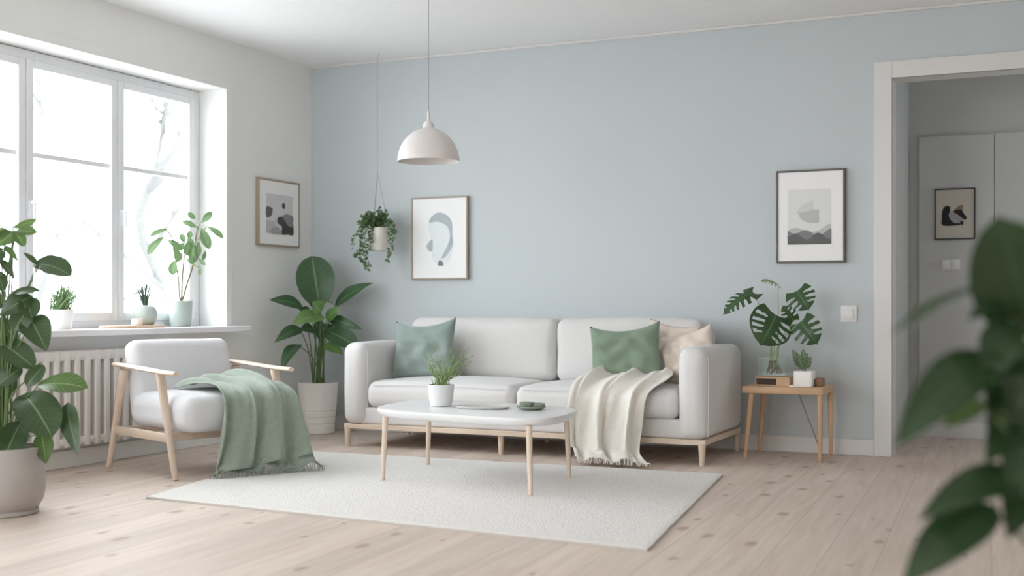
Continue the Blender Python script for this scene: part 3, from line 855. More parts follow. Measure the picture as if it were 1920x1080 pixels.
rows = [(V((.33, .19, .422)), V((.26, .50, .440))), (V((.43, .19, .430)), V((.36, .54, .462))), (V((.57, .20, .430)), V((.52, .58, .462))), (V((.71, .20, .420)), V((.69, .60, .440))), (V((.81, .19, .365)), V((.81, .615, .38))),
        (V((.825, .17, .2)), V((.825, .63, .22))), (V((.825, .15, .06)), V((.84, .64, .08))), (V((.83, .14, .022)), V((.88, .66, .03))), (V((.85, .12, .02)), V((.955, .68, .02)))]
throw('throw_blanket', 'sage green knitted throw draped over the armchair seat and onto the floor', THROWG, rows,
      [.4, .8, .9, .9, 1.0, 1.4, 1.8, 1.5, .7], [(2.7, .30, .034, .42), (4.9, .2, .017, .20), (9.1, .6, .006, .5)], 9, .028, 80, M=AM)

# ------------------------------------------------------------------ rug
FL, FR, BR, BL = V((-3.66, 4.15, 0)), V((-1.305, 3.965, 0)), V((-1.55, 5.90, 0)), V((-4.0, 5.84, 0))
rc = (FL + FR + BR + BL) / 4
bm = new(); nx, ny = 150, 120; T_ = .013
top = []
for j in range(ny + 1):
    row = []
    for i in range(nx + 1):
        u, v = i / nx, j / ny
        p = FL.lerp(FR, u).lerp(BL.lerp(BR, u), v)
        e = min(u, 1 - u, v, 1 - v)
        p.x += noise.noise(V((p.x * 9, p.y * 9, 1))) * .004; p.y += noise.noise(V((p.x * 9, p.y * 9, 5))) * .004
        p.z = T_ + noise.noise(V((p.x * 30, p.y * 30, 0))) * .0015 - (.004 if e < .001 else 0)
        row.append(bm.verts.new(p))
    top.append(row)
for j in range(ny):
    for i in range(nx): bm.faces.new((top[j][i], top[j][i + 1], top[j + 1][i + 1], top[j + 1][i]))
ring = [top[0][i] for i in range(nx + 1)] + [top[j][nx] for j in range(1, ny + 1)] + [top[ny][i] for i in range(nx - 1, -1, -1)] + [top[j][0] for j in range(ny - 1, 0, -1)]
low = [bm.verts.new(V((v.co.x, v.co.y, .0005))) for v in ring]
for i in range(len(ring)):
    j = (i + 1) % len(ring)
    f = bm.faces.new((ring[i], low[i], low[j], ring[j])); f.material_index = 1
bm.faces.new(low[::-1])
rg = obj('rug', bm, [RUG, RUGE], None, angle=60); root_on(rg, (rc.x, rc.y, 0))
tag(rg, 'large cream low-pile rug lying on the floorboards under the coffee table', 'rug')

# ------------------------------------------------------------------ coffee table
LA, LB, LC, LD = V((-2.965, 4.995, 0)), V((-3.045, 5.59, 0)), V((-2.135, 4.86, 0)), V((-2.19, 5.45, 0))
tc_ = (LA + LB + LC + LD) / 4
table = thing('coffee_table', 'low white-topped coffee table with slim birch legs on the rug', 'coffee table', tc_)
ZT = .352
e1 = ((LC - LA) + (LD - LB)) / 4; e2 = ((LB - LA) + (LD - LC)) / 4
bm = new(); n = 96
def sup(a, p=3.6): return (abs(cos(a)) ** (2 / p) * (1 if cos(a) > 0 else -1), abs(sin(a)) ** (2 / p) * (1 if sin(a) > 0 else -1))
prof = [(0, .0), (.90, 0), (.955, .004), (.985, .014), (1.0, .028), (1.0, .036), (.994, .041), (.985, .0425), (0, .0425)]
rings = []
for r, z in prof:
    if r == 0: rings.append([bm.verts.new(tc_ + V((0, 0, ZT - .0425 + z)))]); continue
    ring = []
    for i in range(n):
        x, y = sup(2 * pi * i / n)
        p = tc_ + e1 * (x * 1.23 * r) + e2 * (y * 1.20 * r); p.z = ZT - .0425 + z
        ring.append(bm.verts.new(p))
    rings.append(ring)
for A_, B_ in zip(rings, rings[1:]):
    for i in range(n):
        j = (i + 1) % n
        if len(A_) == 1: bm.faces.new((A_[0], B_[j], B_[i]))
        elif len(B_) == 1: bm.faces.new((A_[i], A_[j], B_[0]))
        else: bm.faces.new((A_[i], A_[j], B_[j], B_[i]))
obj('tabletop', bm, TABLEW, table, angle=35)
for l in (LA, LB, LC, LD):
    t_ = l + (tc_ - l) * .03
    bm = new(); tube(bm, [(t_.x, t_.y, ZT - .035), (l.x, l.y, .0148)], .0145, .0105, seg=16, n=1); obj('leg', bm, OAK, table)
# ------------------------------------------------------------------ things on the coffee table
def pot_parts(t, mat_, prof_out, c, th=.006, soil_z=None, seg=48, squash=1):
    """prof_out: list of (r,z) outer from bottom to top"""
    inner = [(max(.002, r - th), max(z, prof_out[0][1] + th)) for r, z in prof_out[::-1]]
    bm = new(); lathe(bm, [(0, prof_out[0][1])] + prof_out + inner + [(0, prof_out[0][1] + th)], c, seg, squash=squash)
    p = obj('pot', bm, mat_, t, angle=35)
    if soil_z is not None:
        rr = [r for r, z in prof_out if z >= soil_z]; r = (rr[0] if rr else prof_out[-1][0]) - th
        bm = new(); rgs = [(0, soil_z - .006), (r, soil_z - .006), (r, soil_z), (r * .6, soil_z + .004), (0, soil_z + .005)]
        lathe(bm, rgs, c, 32, squash=squash); obj('soil', bm, SOIL, t)
    return p
pc = P(827, 762, 5.95); pc.z = ZT
t = thing('potted_herb', 'feathery green herb in a white pot on the coffee table', 'potted plant', pc)
pot_parts(t, POTT, [(.046, 0), (.052, .003), (.058, .03), (.0645, .09), (.066, .104), (.0645, .106)], pc, .006, .094)
bm = new(); rd = random.Random(3)
def sprig(bm, pts, r, n_l, ll, rd, wl=.0035):
    c = catmull(pts, 8); tube(bm, pts, r, r * .5, seg=5, n=5, mi=0)
    for i in range(n_l):
        k = .25 + .75 * i / n_l; x = k * (len(c) - 1); j = int(x); p = c[j].lerp(c[min(j + 1, len(c) - 1)], x - j)
        d = (c[min(j + 1, len(c) - 1)] - c[max(j - 1, 0)]).normalized()
        a_ = rd.uniform(0, 2 * pi); sdir = V((cos(a_), sin(a_), rd.uniform(.0, .5))).normalized()
        q = (d * .75 + sdir * .7).normalized()
        L_ = ll * rd.uniform(.6, 1.1) * (1.05 - .4 * k)
        s2 = q.cross(V((rd.uniform(-1, 1), rd.uniform(-1, 1), rd.uniform(-1, 1)))).normalized() * wl
        e = p + q * L_
        vs = [bm.verts.new(x_) for x_ in (p, p + q * L_ * .5 + s2, e, p + q * L_ * .5 - s2)]
        bm.faces.new(vs).material_index = 1
tops = [(806, 660), (815, 648), (829, 665), (845, 655), (858, 650), (868, 660), (880, 652), (887, 665), (850, 670), (838, 680), (862, 676), (800, 668), (874, 672), (884, 678), (805, 690), (866, 700)]
for k, (px, py) in enumerate(tops):
    d = 5.95 + rd.uniform(-.07, .07); tip = P(px, py, d)
    b0 = pc + V((rd.uniform(-.02, .02), rd.uniform(-.02, .02), .095)); m_ = P(827 + (px - 827) * .35 + rd.uniform(-3, 3), 700 + (py - 660) * .3, (d + 5.95) / 2)
    sprig(bm, [b0, m_, tip], .0013, 34, .030, rd, .0022)
for k in range(60):
    a_ = rd.uniform(0, 2 * pi); r = rd.uniform(0, .045); b0 = pc + V((r * cos(a_), r * sin(a_), .094)); e = b0 + V((rd.uniform(-.012, .012), rd.uniform(-.012, .012), rd.uniform(.02, .045)))
    tube(bm, [b0, e], .0022, .0006, seg=4, n=1, mi=1)
obj('foliage', bm, [STEMP, LF_T], t, angle=80)
# pale oval tray
c = P(905, 768, 5.80); c.z = ZT
bm = new(); lathe(bm, [(0, 0), (.115, 0), (.130, .006), (.134, .012), (.131, .0135), (.124, .009), (.11, .005), (0, .005)], (0, 0, 0), 64, squash=.62)
o = obj('serving_tray', bm, PLATE, None, angle=50); o.location = c; o.rotation_euler = (0, 0, radians(10)); tag(o, 'pale grey oval ceramic tray lying flat on the coffee table', 'tray')
# sage saucer and two small bowls
c = P(996, 771, 5.74); c.z = ZT
bm = new(); lathe(bm, [(0, 0), (.045, 0), (.062, .008), (.071, .016), (.0695, .018), (.06, .012), (.043, .005), (0, .005)], (0, 0, 0), 48)
o = obj('saucer', bm, BOWL, None, angle=50); o.location = c; tag(o, 'sage green saucer under the two small bowls on the coffee table', 'saucer')
bprof = [(0, 0), (.018, 0), (.030, .008), (.036, .022), (.037, .030), (.035, .030), (.032, .018), (.024, .009), (0, .007)]
bm = new(); lathe(bm, [(r * .98, z) for r, z in bprof], (0, 0, 0), 40); o = obj('bowl', bm, BOWL, None, angle=50); u_ = V((CS, SN, 0)); o.location = c + u_ * -.026 + V((0, .012, .0055)); tag(o, 'small deep sage bowl nearer the potted herb on the saucer', 'bowl')
bm = new(); lathe(bm, [(r * .8, z * .75) for r, z in bprof], (0, 0, 0), 40); o = obj('bowl', bm, BOWL, None, angle=50); o.location = c + u_ * .040 + V((0, -.006, .0085)); tag(o, 'shallow sage bowl farther from the potted herb, lower of two', 'bowl')

# ------------------------------------------------------------------ side table
TX0, TX1, TY0, TY1, TZ = -1.628, -1.188, 6.60, 6.955, .402
st = thing('side_table', 'small honey oak side table beside the sofa', 'side table', ((TX0 + TX1) / 2, (TY0 + TY1) / 2, 0))
bm = new(); box(bm, TX0, TY0, TZ - .038, TX1, TY1, TZ, .004); obj('tabletop', bm, ASH, st, angle=30)
for x, y, xx, yy in ((TX0 + .05, TY0 + .03, TX0 + .012, TY0 + .02), (TX1 - .018, TY0 + .018, TX1 - .016, TY0 + .016), (TX0 + .05, TY1 - .03, TX0 + .02, TY1 - .02), (TX1 - .018, TY1 - .018, TX1 - .016, TY1 - .018)):
    bm = new(); tube(bm, [(x, y, TZ - .03), (xx, yy, 0)], .016, .010, seg=14, n=1); obj('leg', bm, ASHZ, st)
bm = new(); tube(bm, [(TX0 + .25, TY1 - .08, TZ - .03), (TX1 - .06, TY1 - .03, .0)], .0045, seg=8, n=1); obj('brace_rod', bm, METAL, st, label='thin steel diagonal rod')
bm = new(); tube(bm, [(TX1 - .016, TY0 + .016, .012), (TX1 - .016, TY1 - .018, .012)], .006, seg=8, n=1); obj('foot_rail', bm, ASHZ, st)

# wooden box under the vase
bx0, bx1 = onY(1416, 700, 6.68).x, onY(1480, 700, 6.68).x
by0, by1, bh = 6.68, 6.83, .05
wb = thing('wooden_box', 'small wooden box with a dark open front, under the glass vase', 'box', ((bx0 + bx1) / 2, (by0 + by1) / 2, TZ))
bm = new()
box(bm, bx0, by0, TZ, bx1, by1, TZ + .006, .001); box(bm, bx0, by0, TZ + bh - .010, bx1, by1, TZ + bh, .002)
box(bm, bx0, by0, TZ + .006, bx0 + .006, by1, TZ + bh - .01); bm2 = bx0 + (bx1 - bx0) * .62
box(bm, bm2, by0, TZ + .006, bx1, by1, TZ + bh - .01)
obj('body', bm, ASH, wb, smooth=False)
bm = new(); box(bm, bx0 + .006, by0 + .006, TZ + .006, bm2, by1 - .004, TZ + bh - .01); obj('inset', bm, DARKW, wb, smooth=False, label='dark drawer front')  # dark-coloured block filling the open front
# monstera in a glass vase
vx0, vx1 = onY(1421, 700, 6.69).x, onY(1473, 700, 6.69).x
vz = TZ + bh; vy0, vy1, vh = 6.69, 6.82, .108
vc = V(((vx0 + vx1) / 2, (vy0 + vy1) / 2, vz))
ms = thing('potted_monstera', 'monstera cutting with split leaves in a square glass vase', 'potted plant', vc)
bm = new(); g2 = .004
box(bm, vx0, vy0, vz, vx1, vy1, vz + .006)
box(bm, vx0, vy0, vz + .006, vx1, vy0 + g2, vz + vh); box(bm, vx0, vy1 - g2, vz + .006, vx1, vy1, vz + vh)
box(bm, vx0, vy0 + g2, vz + .006, vx0 + g2, vy1 - g2, vz + vh); box(bm, vx1 - g2, vy0 + g2, vz + .006, vx1, vy1 - g2, vz + vh)
obj('vase', bm, VGLASS, ms, smooth=False, label='clear square glass vase')
bm = new(); rd = random.Random(5)
for i in range(16):
    a_ = vc + V((rd.uniform(-.02, .02), rd.uniform(-.02, .02), .085)); e = vc + V((rd.uniform(-.05, .05), rd.uniform(-.04, .04), .012)); tube(bm, [a_, a_.lerp(e, .5) + V((rd.uniform(-.015, .015), rd.uniform(-.015, .015), 0)), e], .004, .0015, seg=6, n=4)
obj('root', bm, BARK, ms, label='tangled brown roots in the water')
SL_H = [(.16, .035, .34, .93), (.33, .04, .32, .93), (.50, .04, .32, .93), (.67, .035, .35, .92)]
SL_O = [(.18, .03, .40, 1.1), (.34, .035, .36, 1.1), (.50, .035, .36, 1.1), (.66, .03, .38, 1.1), (.80, .02, .45, 1.1)]
SL_M = [(.22, .045, .34, 1.1), (.45, .065, .30, 1.1), (.68, .045, .36, 1.1)]
DM = 6.78
def mleaf(b, tp_, wpx, sl, mm=LF_M, db=0, dt=0, **k):
    bb, tt = P(b[0], b[1], DM + db), P(tp_[0], tp_[1], DM + dt)
    obj('leaf', monstera_mesh(bb, tt, wpx * DM / FPX, sl, **k), mm, ms, angle=100)
    return bb
mb = [mleaf((1455, 590), (1424, 650), 84, SL_H, db=-.03, dt=-.10, twist=-18), mleaf((1414, 549), (1354, 592), 42, SL_O, db=-.02, dt=-.05, twist=30),
      mleaf((1494, 545), (1517, 583), 56, SL_M, db=-.03, dt=-.09, twist=10), mleaf((1501, 603), (1534, 647), 56, SL_M, db=-.06, dt=-.12, twist=14),
      mleaf((1488, 602), (1466, 572), 30, SL_M, db=-.04, dt=-.05, twist=0), mleaf((1459, 535), (1424, 527), 24, SL_O, LF_M2, db=0, dt=-.04, twist=48)]
for k, q in enumerate(mb):
    bm = new(); s0 = vc + V(((k - 2.5) * .009, rd.uniform(-.01, .01), .05))
    mid = V((s0.x + (q.x - s0.x) * .25, s0.y + (q.y - s0.y) * .25, vz + vh + (q.z - vz - vh) * .45))
    tube(bm, [s0, V((s0.x, s0.y, vz + vh)), mid, q], .0042, .0022, seg=7, n=6); obj('stem', bm, STEMP, ms)
# little striped plant
qx0, qx1 = onY(1488, 700, 6.66).x, onY(1522, 700, 6.66).x
qc = V(((qx0 + qx1) / 2, 6.71, TZ + .008))
o = obj('pot_tray', box(new(), qx0 - .022, 6.64, TZ, qx1 + .0, 6.785, TZ + .008, .003), POTW, None, angle=30); root_on(o, (qc.x, qc.y, TZ)); tag(o, 'thin white square tray under the small striped plant', 'tray')
sp_ = thing('potted_plant', 'small striped-leaf plant in a square white pot on the side table', 'potted plant', qc)
bm = new(); qh = .078; w2 = (qx1 - qx0) / 2
rbox(bm, (qc.x, qc.y, qc.z + qh / 2), (w2, .05, qh / 2), .008, m=4, k=3)
bmesh.ops.delete(bm, geom=[f for f in bm.faces if f.calc_center_median().z > qc.z + qh - .002], context='FACES')
obj('pot', bm, POTW, sp_, angle=50, solid=.005)
obj('soil', box(new(), qc.x - w2 + .004, qc.y - .046, qc.z + qh - .02, qc.x + w2 - .004, qc.y + .046, qc.z + qh - .008), SOIL, sp_, smooth=False)
DQ = 6.62
for b2, t2, wp in (((1504, 689), (1485, 655), 18), ((1508, 691), (1506, 653), 17), ((1509, 690), (1522, 669), 15), ((1506, 692), (1494, 662), 16), ((1508, 692), (1514, 662), 16)):
    add_leaf(sp_, LF_ST, P(b2[0], b2[1], DQ), P(t2[0], t2[1], DQ - .03), wp * DQ / FPX, shape='ovate', up=.2, arch=.08)
bm = new()
for dx in (-.006, .004, .01): tube(bm, [(qc.x + dx, qc.y, qc.z + qh - .015), P(1506 + dx * 300, 688, DQ)], .002, seg=6, n=1)
obj('stem', bm, STEM, sp_)
o = obj('wooden_block', box(new(), qx1 + .004, 6.72, TZ, qx1 + .045, 6.80, TZ + .045, .003), mat('walnut', (140, 104, 82), .5, noise_s=30, noise_a=.1), None, angle=30); root_on(o, (qx1 + .02, 6.76, TZ)); tag(o, 'little brown wooden block behind the small square pot', 'block')

# ------------------------------------------------------------------ plants from photographed leaf positions
def leafy(t, specs, D, soil, soilspread, stem_mat, sr=(.006, .003), stem_bow=.3, sh='ovate', rd=None):
    for s in specs:
        b2, t2, wp = s[0], s[1], s[2]; o_ = s[3] if len(s) > 3 else {}
        db, dt = o_.get('db', 0), o_.get('dt', -.03)
        bb, tt = P(b2[0], b2[1], D + db), P(t2[0], t2[1], D + dt)
        add_leaf(t, o_.get('m', LF_FG), bb, tt, wp * D / FPX, shape=o_.get('sh', sh), up=o_.get('up', .5), twist=o_.get('tw', 0), arch=o_.get('ar', .08), fold=o_.get('fo', .18))
        if o_.get('nostem'): continue
        s0 = soil + V((rd.uniform(-1, 1) * soilspread, rd.uniform(-1, 1) * soilspread, -.01))
        m1 = s0.lerp(bb, .5); hz = (bb.z - s0.z); m1.z = s0.z + hz * .62; m1.x = s0.x + (bb.x - s0.x) * stem_bow; m1.y = s0.y + (bb.y - s0.y) * stem_bow
        bm = new(); e = bb.lerp(tt, .04); tube(bm, [s0, m1, e], sr[0], sr[1], seg=7, n=8); obj('stem', bm, stem_mat, t)

# corner plant
DC = 8.05
cc = P(597, 0, DC); cc.z = 0
t = thing('potted_plant', 'tall broad-leaved plant in a white ribbed pot in the corner', 'potted plant', cc)
ph = HC - (717 - HY) / FPX * DC; R = 38.5 * DC / FPX
prof_ = [(R * .72, 0), (R * .78, .006), (R * .80, .06), (R * .77, .066), (R * .82, .072), (R * .83, .105), (R * .80, .111), (R * .85, .117), (R * .87, .145), (R * .84, .151), (R * .89, .157), (R * .97, ph - .01), (R, ph), (R * .985, ph + .002)]
pot_parts(t, POTW, prof_, cc, .008, ph - .012)
A_ = dict
leafy(t, [((598, 566), (585, 480), 72, A_(m=LF_C, sh='round', up=0, ar=.03, dt=-.0, db=-.05)),
          ((628, 574), (699, 530), 32, A_(m=LF_C, dt=-.02, tw=-25)), ((567, 575), (504, 563), 28, A_(m=LF_C, db=-.1, dt=-.30, up=.6)),
          ((606, 592), (548, 610), 40, A_(m=LF_C2, db=-.12, dt=-.34, up=1.0)), ((598, 576), (574, 553), 24, A_(m=LF_C, dt=-.05)),
          ((628, 573), (601, 564), 14, A_(m=LF_C2, dt=-.15, db=-.05, up=1.5)), ((565, 617), (514, 643), 26, A_(m=LF_C, db=-.15, dt=-.35, ar=.14)),
          ((588, 618), (562, 618), 24, A_(m=LF_C, db=-.1, dt=-.2)), ((563, 646), (528, 697), 27, A_(m=LF_C, db=-.2, dt=-.4, ar=.16, tw=20)),
          ((616, 596), (679, 617), 22, A_(m=LF_C, dt=-.1, tw=25)), ((616, 622), (668, 650), 42, A_(m=LF_C, db=-.05, dt=-.15, sh='round')),
          ((610, 645), (643, 665), 24, A_(m=LF_C2, db=-.05, dt=-.15)), ((582, 590), (560, 580), 22, A_(m=LF_C, db=-.05, dt=-.15)),
          ((602, 585), (585, 566), 30, A_(m=LF_C2, db=-.15, dt=-.2)), ((612, 600), (640, 575), 22, A_(m=LF_C2, db=-.05, dt=-.1)), ((604, 610), (630, 640), 30, A_(m=LF_C, db=-.0, dt=-.0)), ((598, 600), (600, 640), 22, A_(m=LF_C, db=0, dt=-.05))],
      DC, V((cc.x, cc.y, ph)), .034, STEM, (.0052, .003), .42, rd=random.Random(4))

# big plant beside the radiator
DF = 4.92
fc = P(6, 0, DF); fc.z = 0
t = thing('potted_plant', 'large round-leaved plant in a warm grey pot near the radiator', 'potted plant', fc)
R = .162; ph = .272
pot_parts(t, POTG, [(R * .80, 0), (R * .84, .004), (R * .84, .018), (R * .80, .022), (R * .86, .03), (R * .96, .06), (R, .10), (R, ph - .004), (R * .985, ph)], fc, .010, ph - .02)
G = A_
leafy(t, [((23, 427), (69, 411), 14, G(m=LF_FG2, sh='obov', tw=50)), ((28, 434), (70, 437), 21, G(m=LF_FG2, sh='obov')), ((27, 436), (-8, 462), 32, G(m=LF_FG2)), ((25, 432), (46, 462), 22, G(m=LF_FG2, sh='obov')),
          ((8, 461), (34, 490), 13, G(m=LF_FG2)), ((2, 488), (27, 523), 17, G()), ((71, 496), (43, 473), 11, G()),
          ((70, 496), (134, 518), 50, G(sh='round', ar=.12, fo=.25, up=.9)), ((12, 556), (74, 545), 22, G(sh='obov', up=1)), ((60, 555), (-2, 592), 40, G(sh='ovate')),
          ((56, 575), (26, 622), 40, G(sh='round')), ((58, 600), (88, 658), 56, G(sh='heart', ar=.06)), ((50, 560), (60, 596), 40, G(sh='round')),
          ((-4, 512), (6, 545), 26, G(sh='round')), ((0, 642), (64, 690), 50, G(sh='round')), ((80, 688), (50, 724), 30, G(sh='round')),
          ((68, 724), (165, 728), 50, G(m=LF_FG2, sh='obov', ar=.10, fo=.2, up=.8)), ((50, 745), (98, 820), 80, G(sh='round', ar=.1, dt=-.12)), ((127, 755), (147, 853), 38, G(ar=.08, tw=25, dt=-.1)),
          ((78, 812), (86, 870), 36, G(m=LF_FG2)), ((36, 798), (6, 864), 54, G(sh='round', dt=-.14)), ((52, 745), (25, 770), 26, G(sh='round')),
          ((38, 692), (-4, 722), 34, G(sh='round')), ((5, 470), (-30, 500), 34, G(sh='round')), ((-5, 560), (-45, 600), 50, G(sh='round')), ((-10, 640), (-60, 680), 60, G(sh='round')),
          ((-5, 730), (-60, 780), 60, G(sh='round')), ((10, 395 + 50), (0, 425), 20, G(m=LF_FG2)), ((0, 600), (30, 640), 30, G(sh='round', db=.1, dt=.1)), ((20, 700), (10, 750), 34, G(sh='round', db=.1, dt=.1))],
      DF, V((fc.x, fc.y, ph)), .035, STEM, (.005, .0022), .2, rd=random.Random(6))

# dark plant close to the camera by the doorway side
DR = 1.8
rc2 = V((P(1985, 0, 1.85).x, P(1985, 0, 1.85).y, 0))
t = thing('potted_plant', 'big dark glossy-leaved plant standing close to the camera', 'potted plant', rc2)
pot_parts(t, POTG, [(.11, 0), (.12, .005), (.15, .2), (.155, .28), (.152, .283)], rc2, .01, .26)
leafy(t, [((1935, 610), (1872, 405), 165, G(sh='round', up=-.2, ar=.10, db=.02, dt=-.08)), ((1840, 538), (1668, 630), 40, G(tw=35, dt=-.05, ar=.05)), ((1860, 665), (1680, 838), 105, G(ar=.12, up=.6, dt=-.05)),
          ((1845, 752), (1768, 803), 46, G(m=LF_FG2)), ((1850, 640), (1935, 690), 70, G(up=1.2)), ((1850, 725), (1940, 800), 60, G(up=.9)), ((1880, 750), (1880, 860), 60, G(up=.6, db=.05, dt=.02)), ((1945, 790), (1895, 935), 90, G(up=0)),
          ((1925, 895), (1722, 975), 84, G(ar=.14, up=.8)), ((1870, 950), (1690, 1100), 100, G(ar=.10, up=.8)), ((1930, 700), (2020, 640), 100, G()), ((1960, 560), (2040, 480), 110, G()), ((1960, 820), (2080, 860), 110, G()), ((1960, 960), (2060, 1040), 110, G()), ((1895, 600), (1850, 720), 80, G(up=.2)), ((1935, 640), (1900, 780), 90, G(up=.2)), ((1900, 690), (1858, 790), 70, G(up=.6, db=.05)), ((1950, 880), (1890, 1010), 90, G(db=.06)), ((1880, 560), (1815, 600), 40, G(up=.3)), ((1910, 780), (1850, 870), 66, G(up=.5, db=.04)),
          ((1905, 700), (1830, 690), 50, G(db=.1, dt=.08)), ((1905, 820), (1850, 800), 40, G(db=.1, dt=.08, m=LF_FG2)), ((1835, 560), (1880, 520), 40, G(db=.1, dt=.08)), ((1900, 640), (1850, 700), 60, G(m=LF_FG2, db=.1, dt=.08))],
      DR, V((rc2.x, rc2.y, .26)), .03, STEM, (.006, .003), .15, rd=random.Random(8))
for ch in t.children:
    if ch.name.startswith('leaf') and ch.data.materials[0] == LF_FG: ch.data.materials[0] = LF_R

# sill plants
zs = .72
def sill_at(px, X=-4.86): q = onX(px, 0, X); return V((q.x, q.y, zs)), depth(q.x, q.y)
c, d = sill_at(338.5)
t = thing('potted_plant', 'leggy long-leaved plant in a sage grey pot on the window sill', 'potted plant', c)
R = 22 * d / FPX; ph = 48 * d / FPX
pot_parts(t, POTS, [(R * .80, 0), (R * .86, .004), (R * .93, .04), (R, ph - .01), (R, ph), (R * .98, ph + .001)], c, .006, ph - .015)
rd = random.Random(2)
for b2, t2, w, dd in (((315, 429), (281, 444), 11, -.3), ((308, 444), (277, 477), 16, -.3), ((313, 449), (340, 470), 15, -.1), ((333, 467), (333, 492), 16, -.1), ((327, 488), (324, 516), 18, -.12), ((339, 437), (346, 454), 11, -.05),
                  ((357, 433), (355, 447), 11, 0), ((367, 411), (352, 399), 10, 0), ((370, 427), (342, 415), 11, 0), ((379, 417), (398, 398), 13, 0), ((377, 427), (393, 467), 18, 0), ((389, 425), (419, 447), 12, 0),
                  ((353, 450), (351, 480), 13, 0), ((372, 453), (371, 482), 12, 0), ((362, 456), (360, 492), 14, 0), ((373, 484), (385, 497), 8, 0), ((377, 503), (376, 516), 8, 0), ((345, 455), (336, 470), 13, -.05), ((368, 470), (366, 492), 10, 0), ((350, 485), (362, 495), 9, 0), ((325, 455), (332, 480), 12, -.15), ((385, 470), (380, 488), 7, 0), ((352, 444), (362, 462), 10, 0)):
    add_leaf(t, LF_S, P(b2[0], b2[1], d + dd), P(t2[0], t2[1], d + dd - .02), w * d / FPX, shape='obov', up=.3, twist=rd.uniform(-20, 20))
zt_ = c + V((0, 0, ph - .01))
for pts in ([(342, 556), (352, 528), (362, 496), (366, 455), (371, 424)], [(338, 556), (334, 520), (328, 480), (322, 445), (310, 430)], [(341, 556), (342, 520), (345, 480), (345, 452)], [(362, 496), (370, 482), (377, 470)], [(366, 455), (376, 440), (388, 424)], [(371, 424), (376, 416), (382, 411)], [(362, 496), (370, 500), (377, 505)]):
    bm = new(); first = pts[0][1] > 540
    q = [P(x, y, d - (.3 * max(0, (335 - x)) / 30)) for x, y in pts]
    if first: q[0] = zt_ + V(((pts[0][0] - 339) * .003, 0, 0))
    tube(bm, q, .0050, .0034, seg=6, n=5); obj('stem', bm, BARK if first else STEMP, t)
# tray, vase, candle
c, d = sill_at(272, -4.84)
trc = V(((onX(177, 0, -4.80).x + -4.80) / 2, (onX(177, 0, -4.80).y + onX(316, 0, -4.80).y) / 2, zs))
bm = new(); lathe(bm, [(0, 0), (.245, 0), (.25, .004), (.25, .011), (.246, .014), (0, .014)], (0, 0, 0), 64, squash=.36)
# board long axis along the sill
o = obj('wooden_tray', bm, TRAYW, None, angle=40); o.location = (-4.80, trc.y, zs); o.rotation_euler = (0, 0, radians(90)); tag(o, 'thin oval wooden board lying on the window sill', 'tray')
vcn = V((c.x, c.y, zs + .0145))
t = thing('potted_air_plant', 'spiky air plant in a round sage vase on the wooden board', 'potted plant', vcn)
R = 22.5 * d / FPX; vh_ = 37 * d / FPX
pr = [(R * .62, 0), (R * .72, .004), (R * .93, .025), (R, .055), (R * .97, .08), (R * .80, vh_ - .012), (R * .5, vh_ - .002), (R * .3, vh_)]
bm = new(); lathe(bm, [(0, 0)] + pr + [(R * .25, vh_ - .004), (R * .25, vh_ - .03), (0, vh_ - .03)], vcn, 40); obj('vase', bm, POTS, t, angle=60)
bm = new(); rd = random.Random(12)
for k in range(26):
    px = 271 + rd.uniform(-17, 15); py = 536 + rd.uniform(-10, 18) + abs(px - 271) * .2
    e = P(px, py, d + rd.uniform(-.04, .02)); b0 = vcn + V((rd.uniform(-.008, .008), rd.uniform(-.008, .008), vh_ - .01))
    tube(bm, [b0, b0.lerp(e, .5) + V((0, 0, .01)), e], .0055, .0022, seg=4, n=4, flat=.8)
obj('foliage', bm, LF_A, t)
c2, d2 = sill_at(257, -4.77)
bm = new(); lathe(bm, [(0, 0), (.029, 0), (.031, .003), (.031, .036), (.028, .038), (.02, .036), (0, .036)], (0, 0, 0), 32); o = obj('candle', bm, CANDLE, None, angle=40); o.location = (c2.x, c2.y, zs + .0145); tag(o, 'short cream candle in front of the round sage vase', 'candle')
# grass pot
c, d = sill_at(113)
t = thing('potted_grass_plant', 'wispy grass in a white pot on the sill behind the large plant', 'potted plant', c)
R = 24.5 * d / FPX; ph = 37 * d / FPX
pot_parts(t, POTW, [(R * .80, 0), (R * .84, .004), (R, ph - .003), (R * .98, ph)], c, .006, ph - .012)
bm = new(); rd = random.Random(21)
for k in range(150):
    a_ = rd.uniform(0, 2 * pi); r0 = rd.uniform(0, .8) * R; b0 = c + V((r0 * cos(a_), r0 * sin(a_), ph - .012))
    px = 120 + rd.uniform(-32, 36) * rd.uniform(.5, 1); py = 538 - rd.uniform(-8, 12) + abs(px - 120) * .7; e = P(px, py, d - .02 + rd.uniform(-.05, .04))
    mid = b0.lerp(e, .55) + V((0, 0, .012)); tube(bm, [b0, mid, e], .0034, .0014, seg=4, n=4, flat=.8)
obj('foliage', bm, LF_G, t)

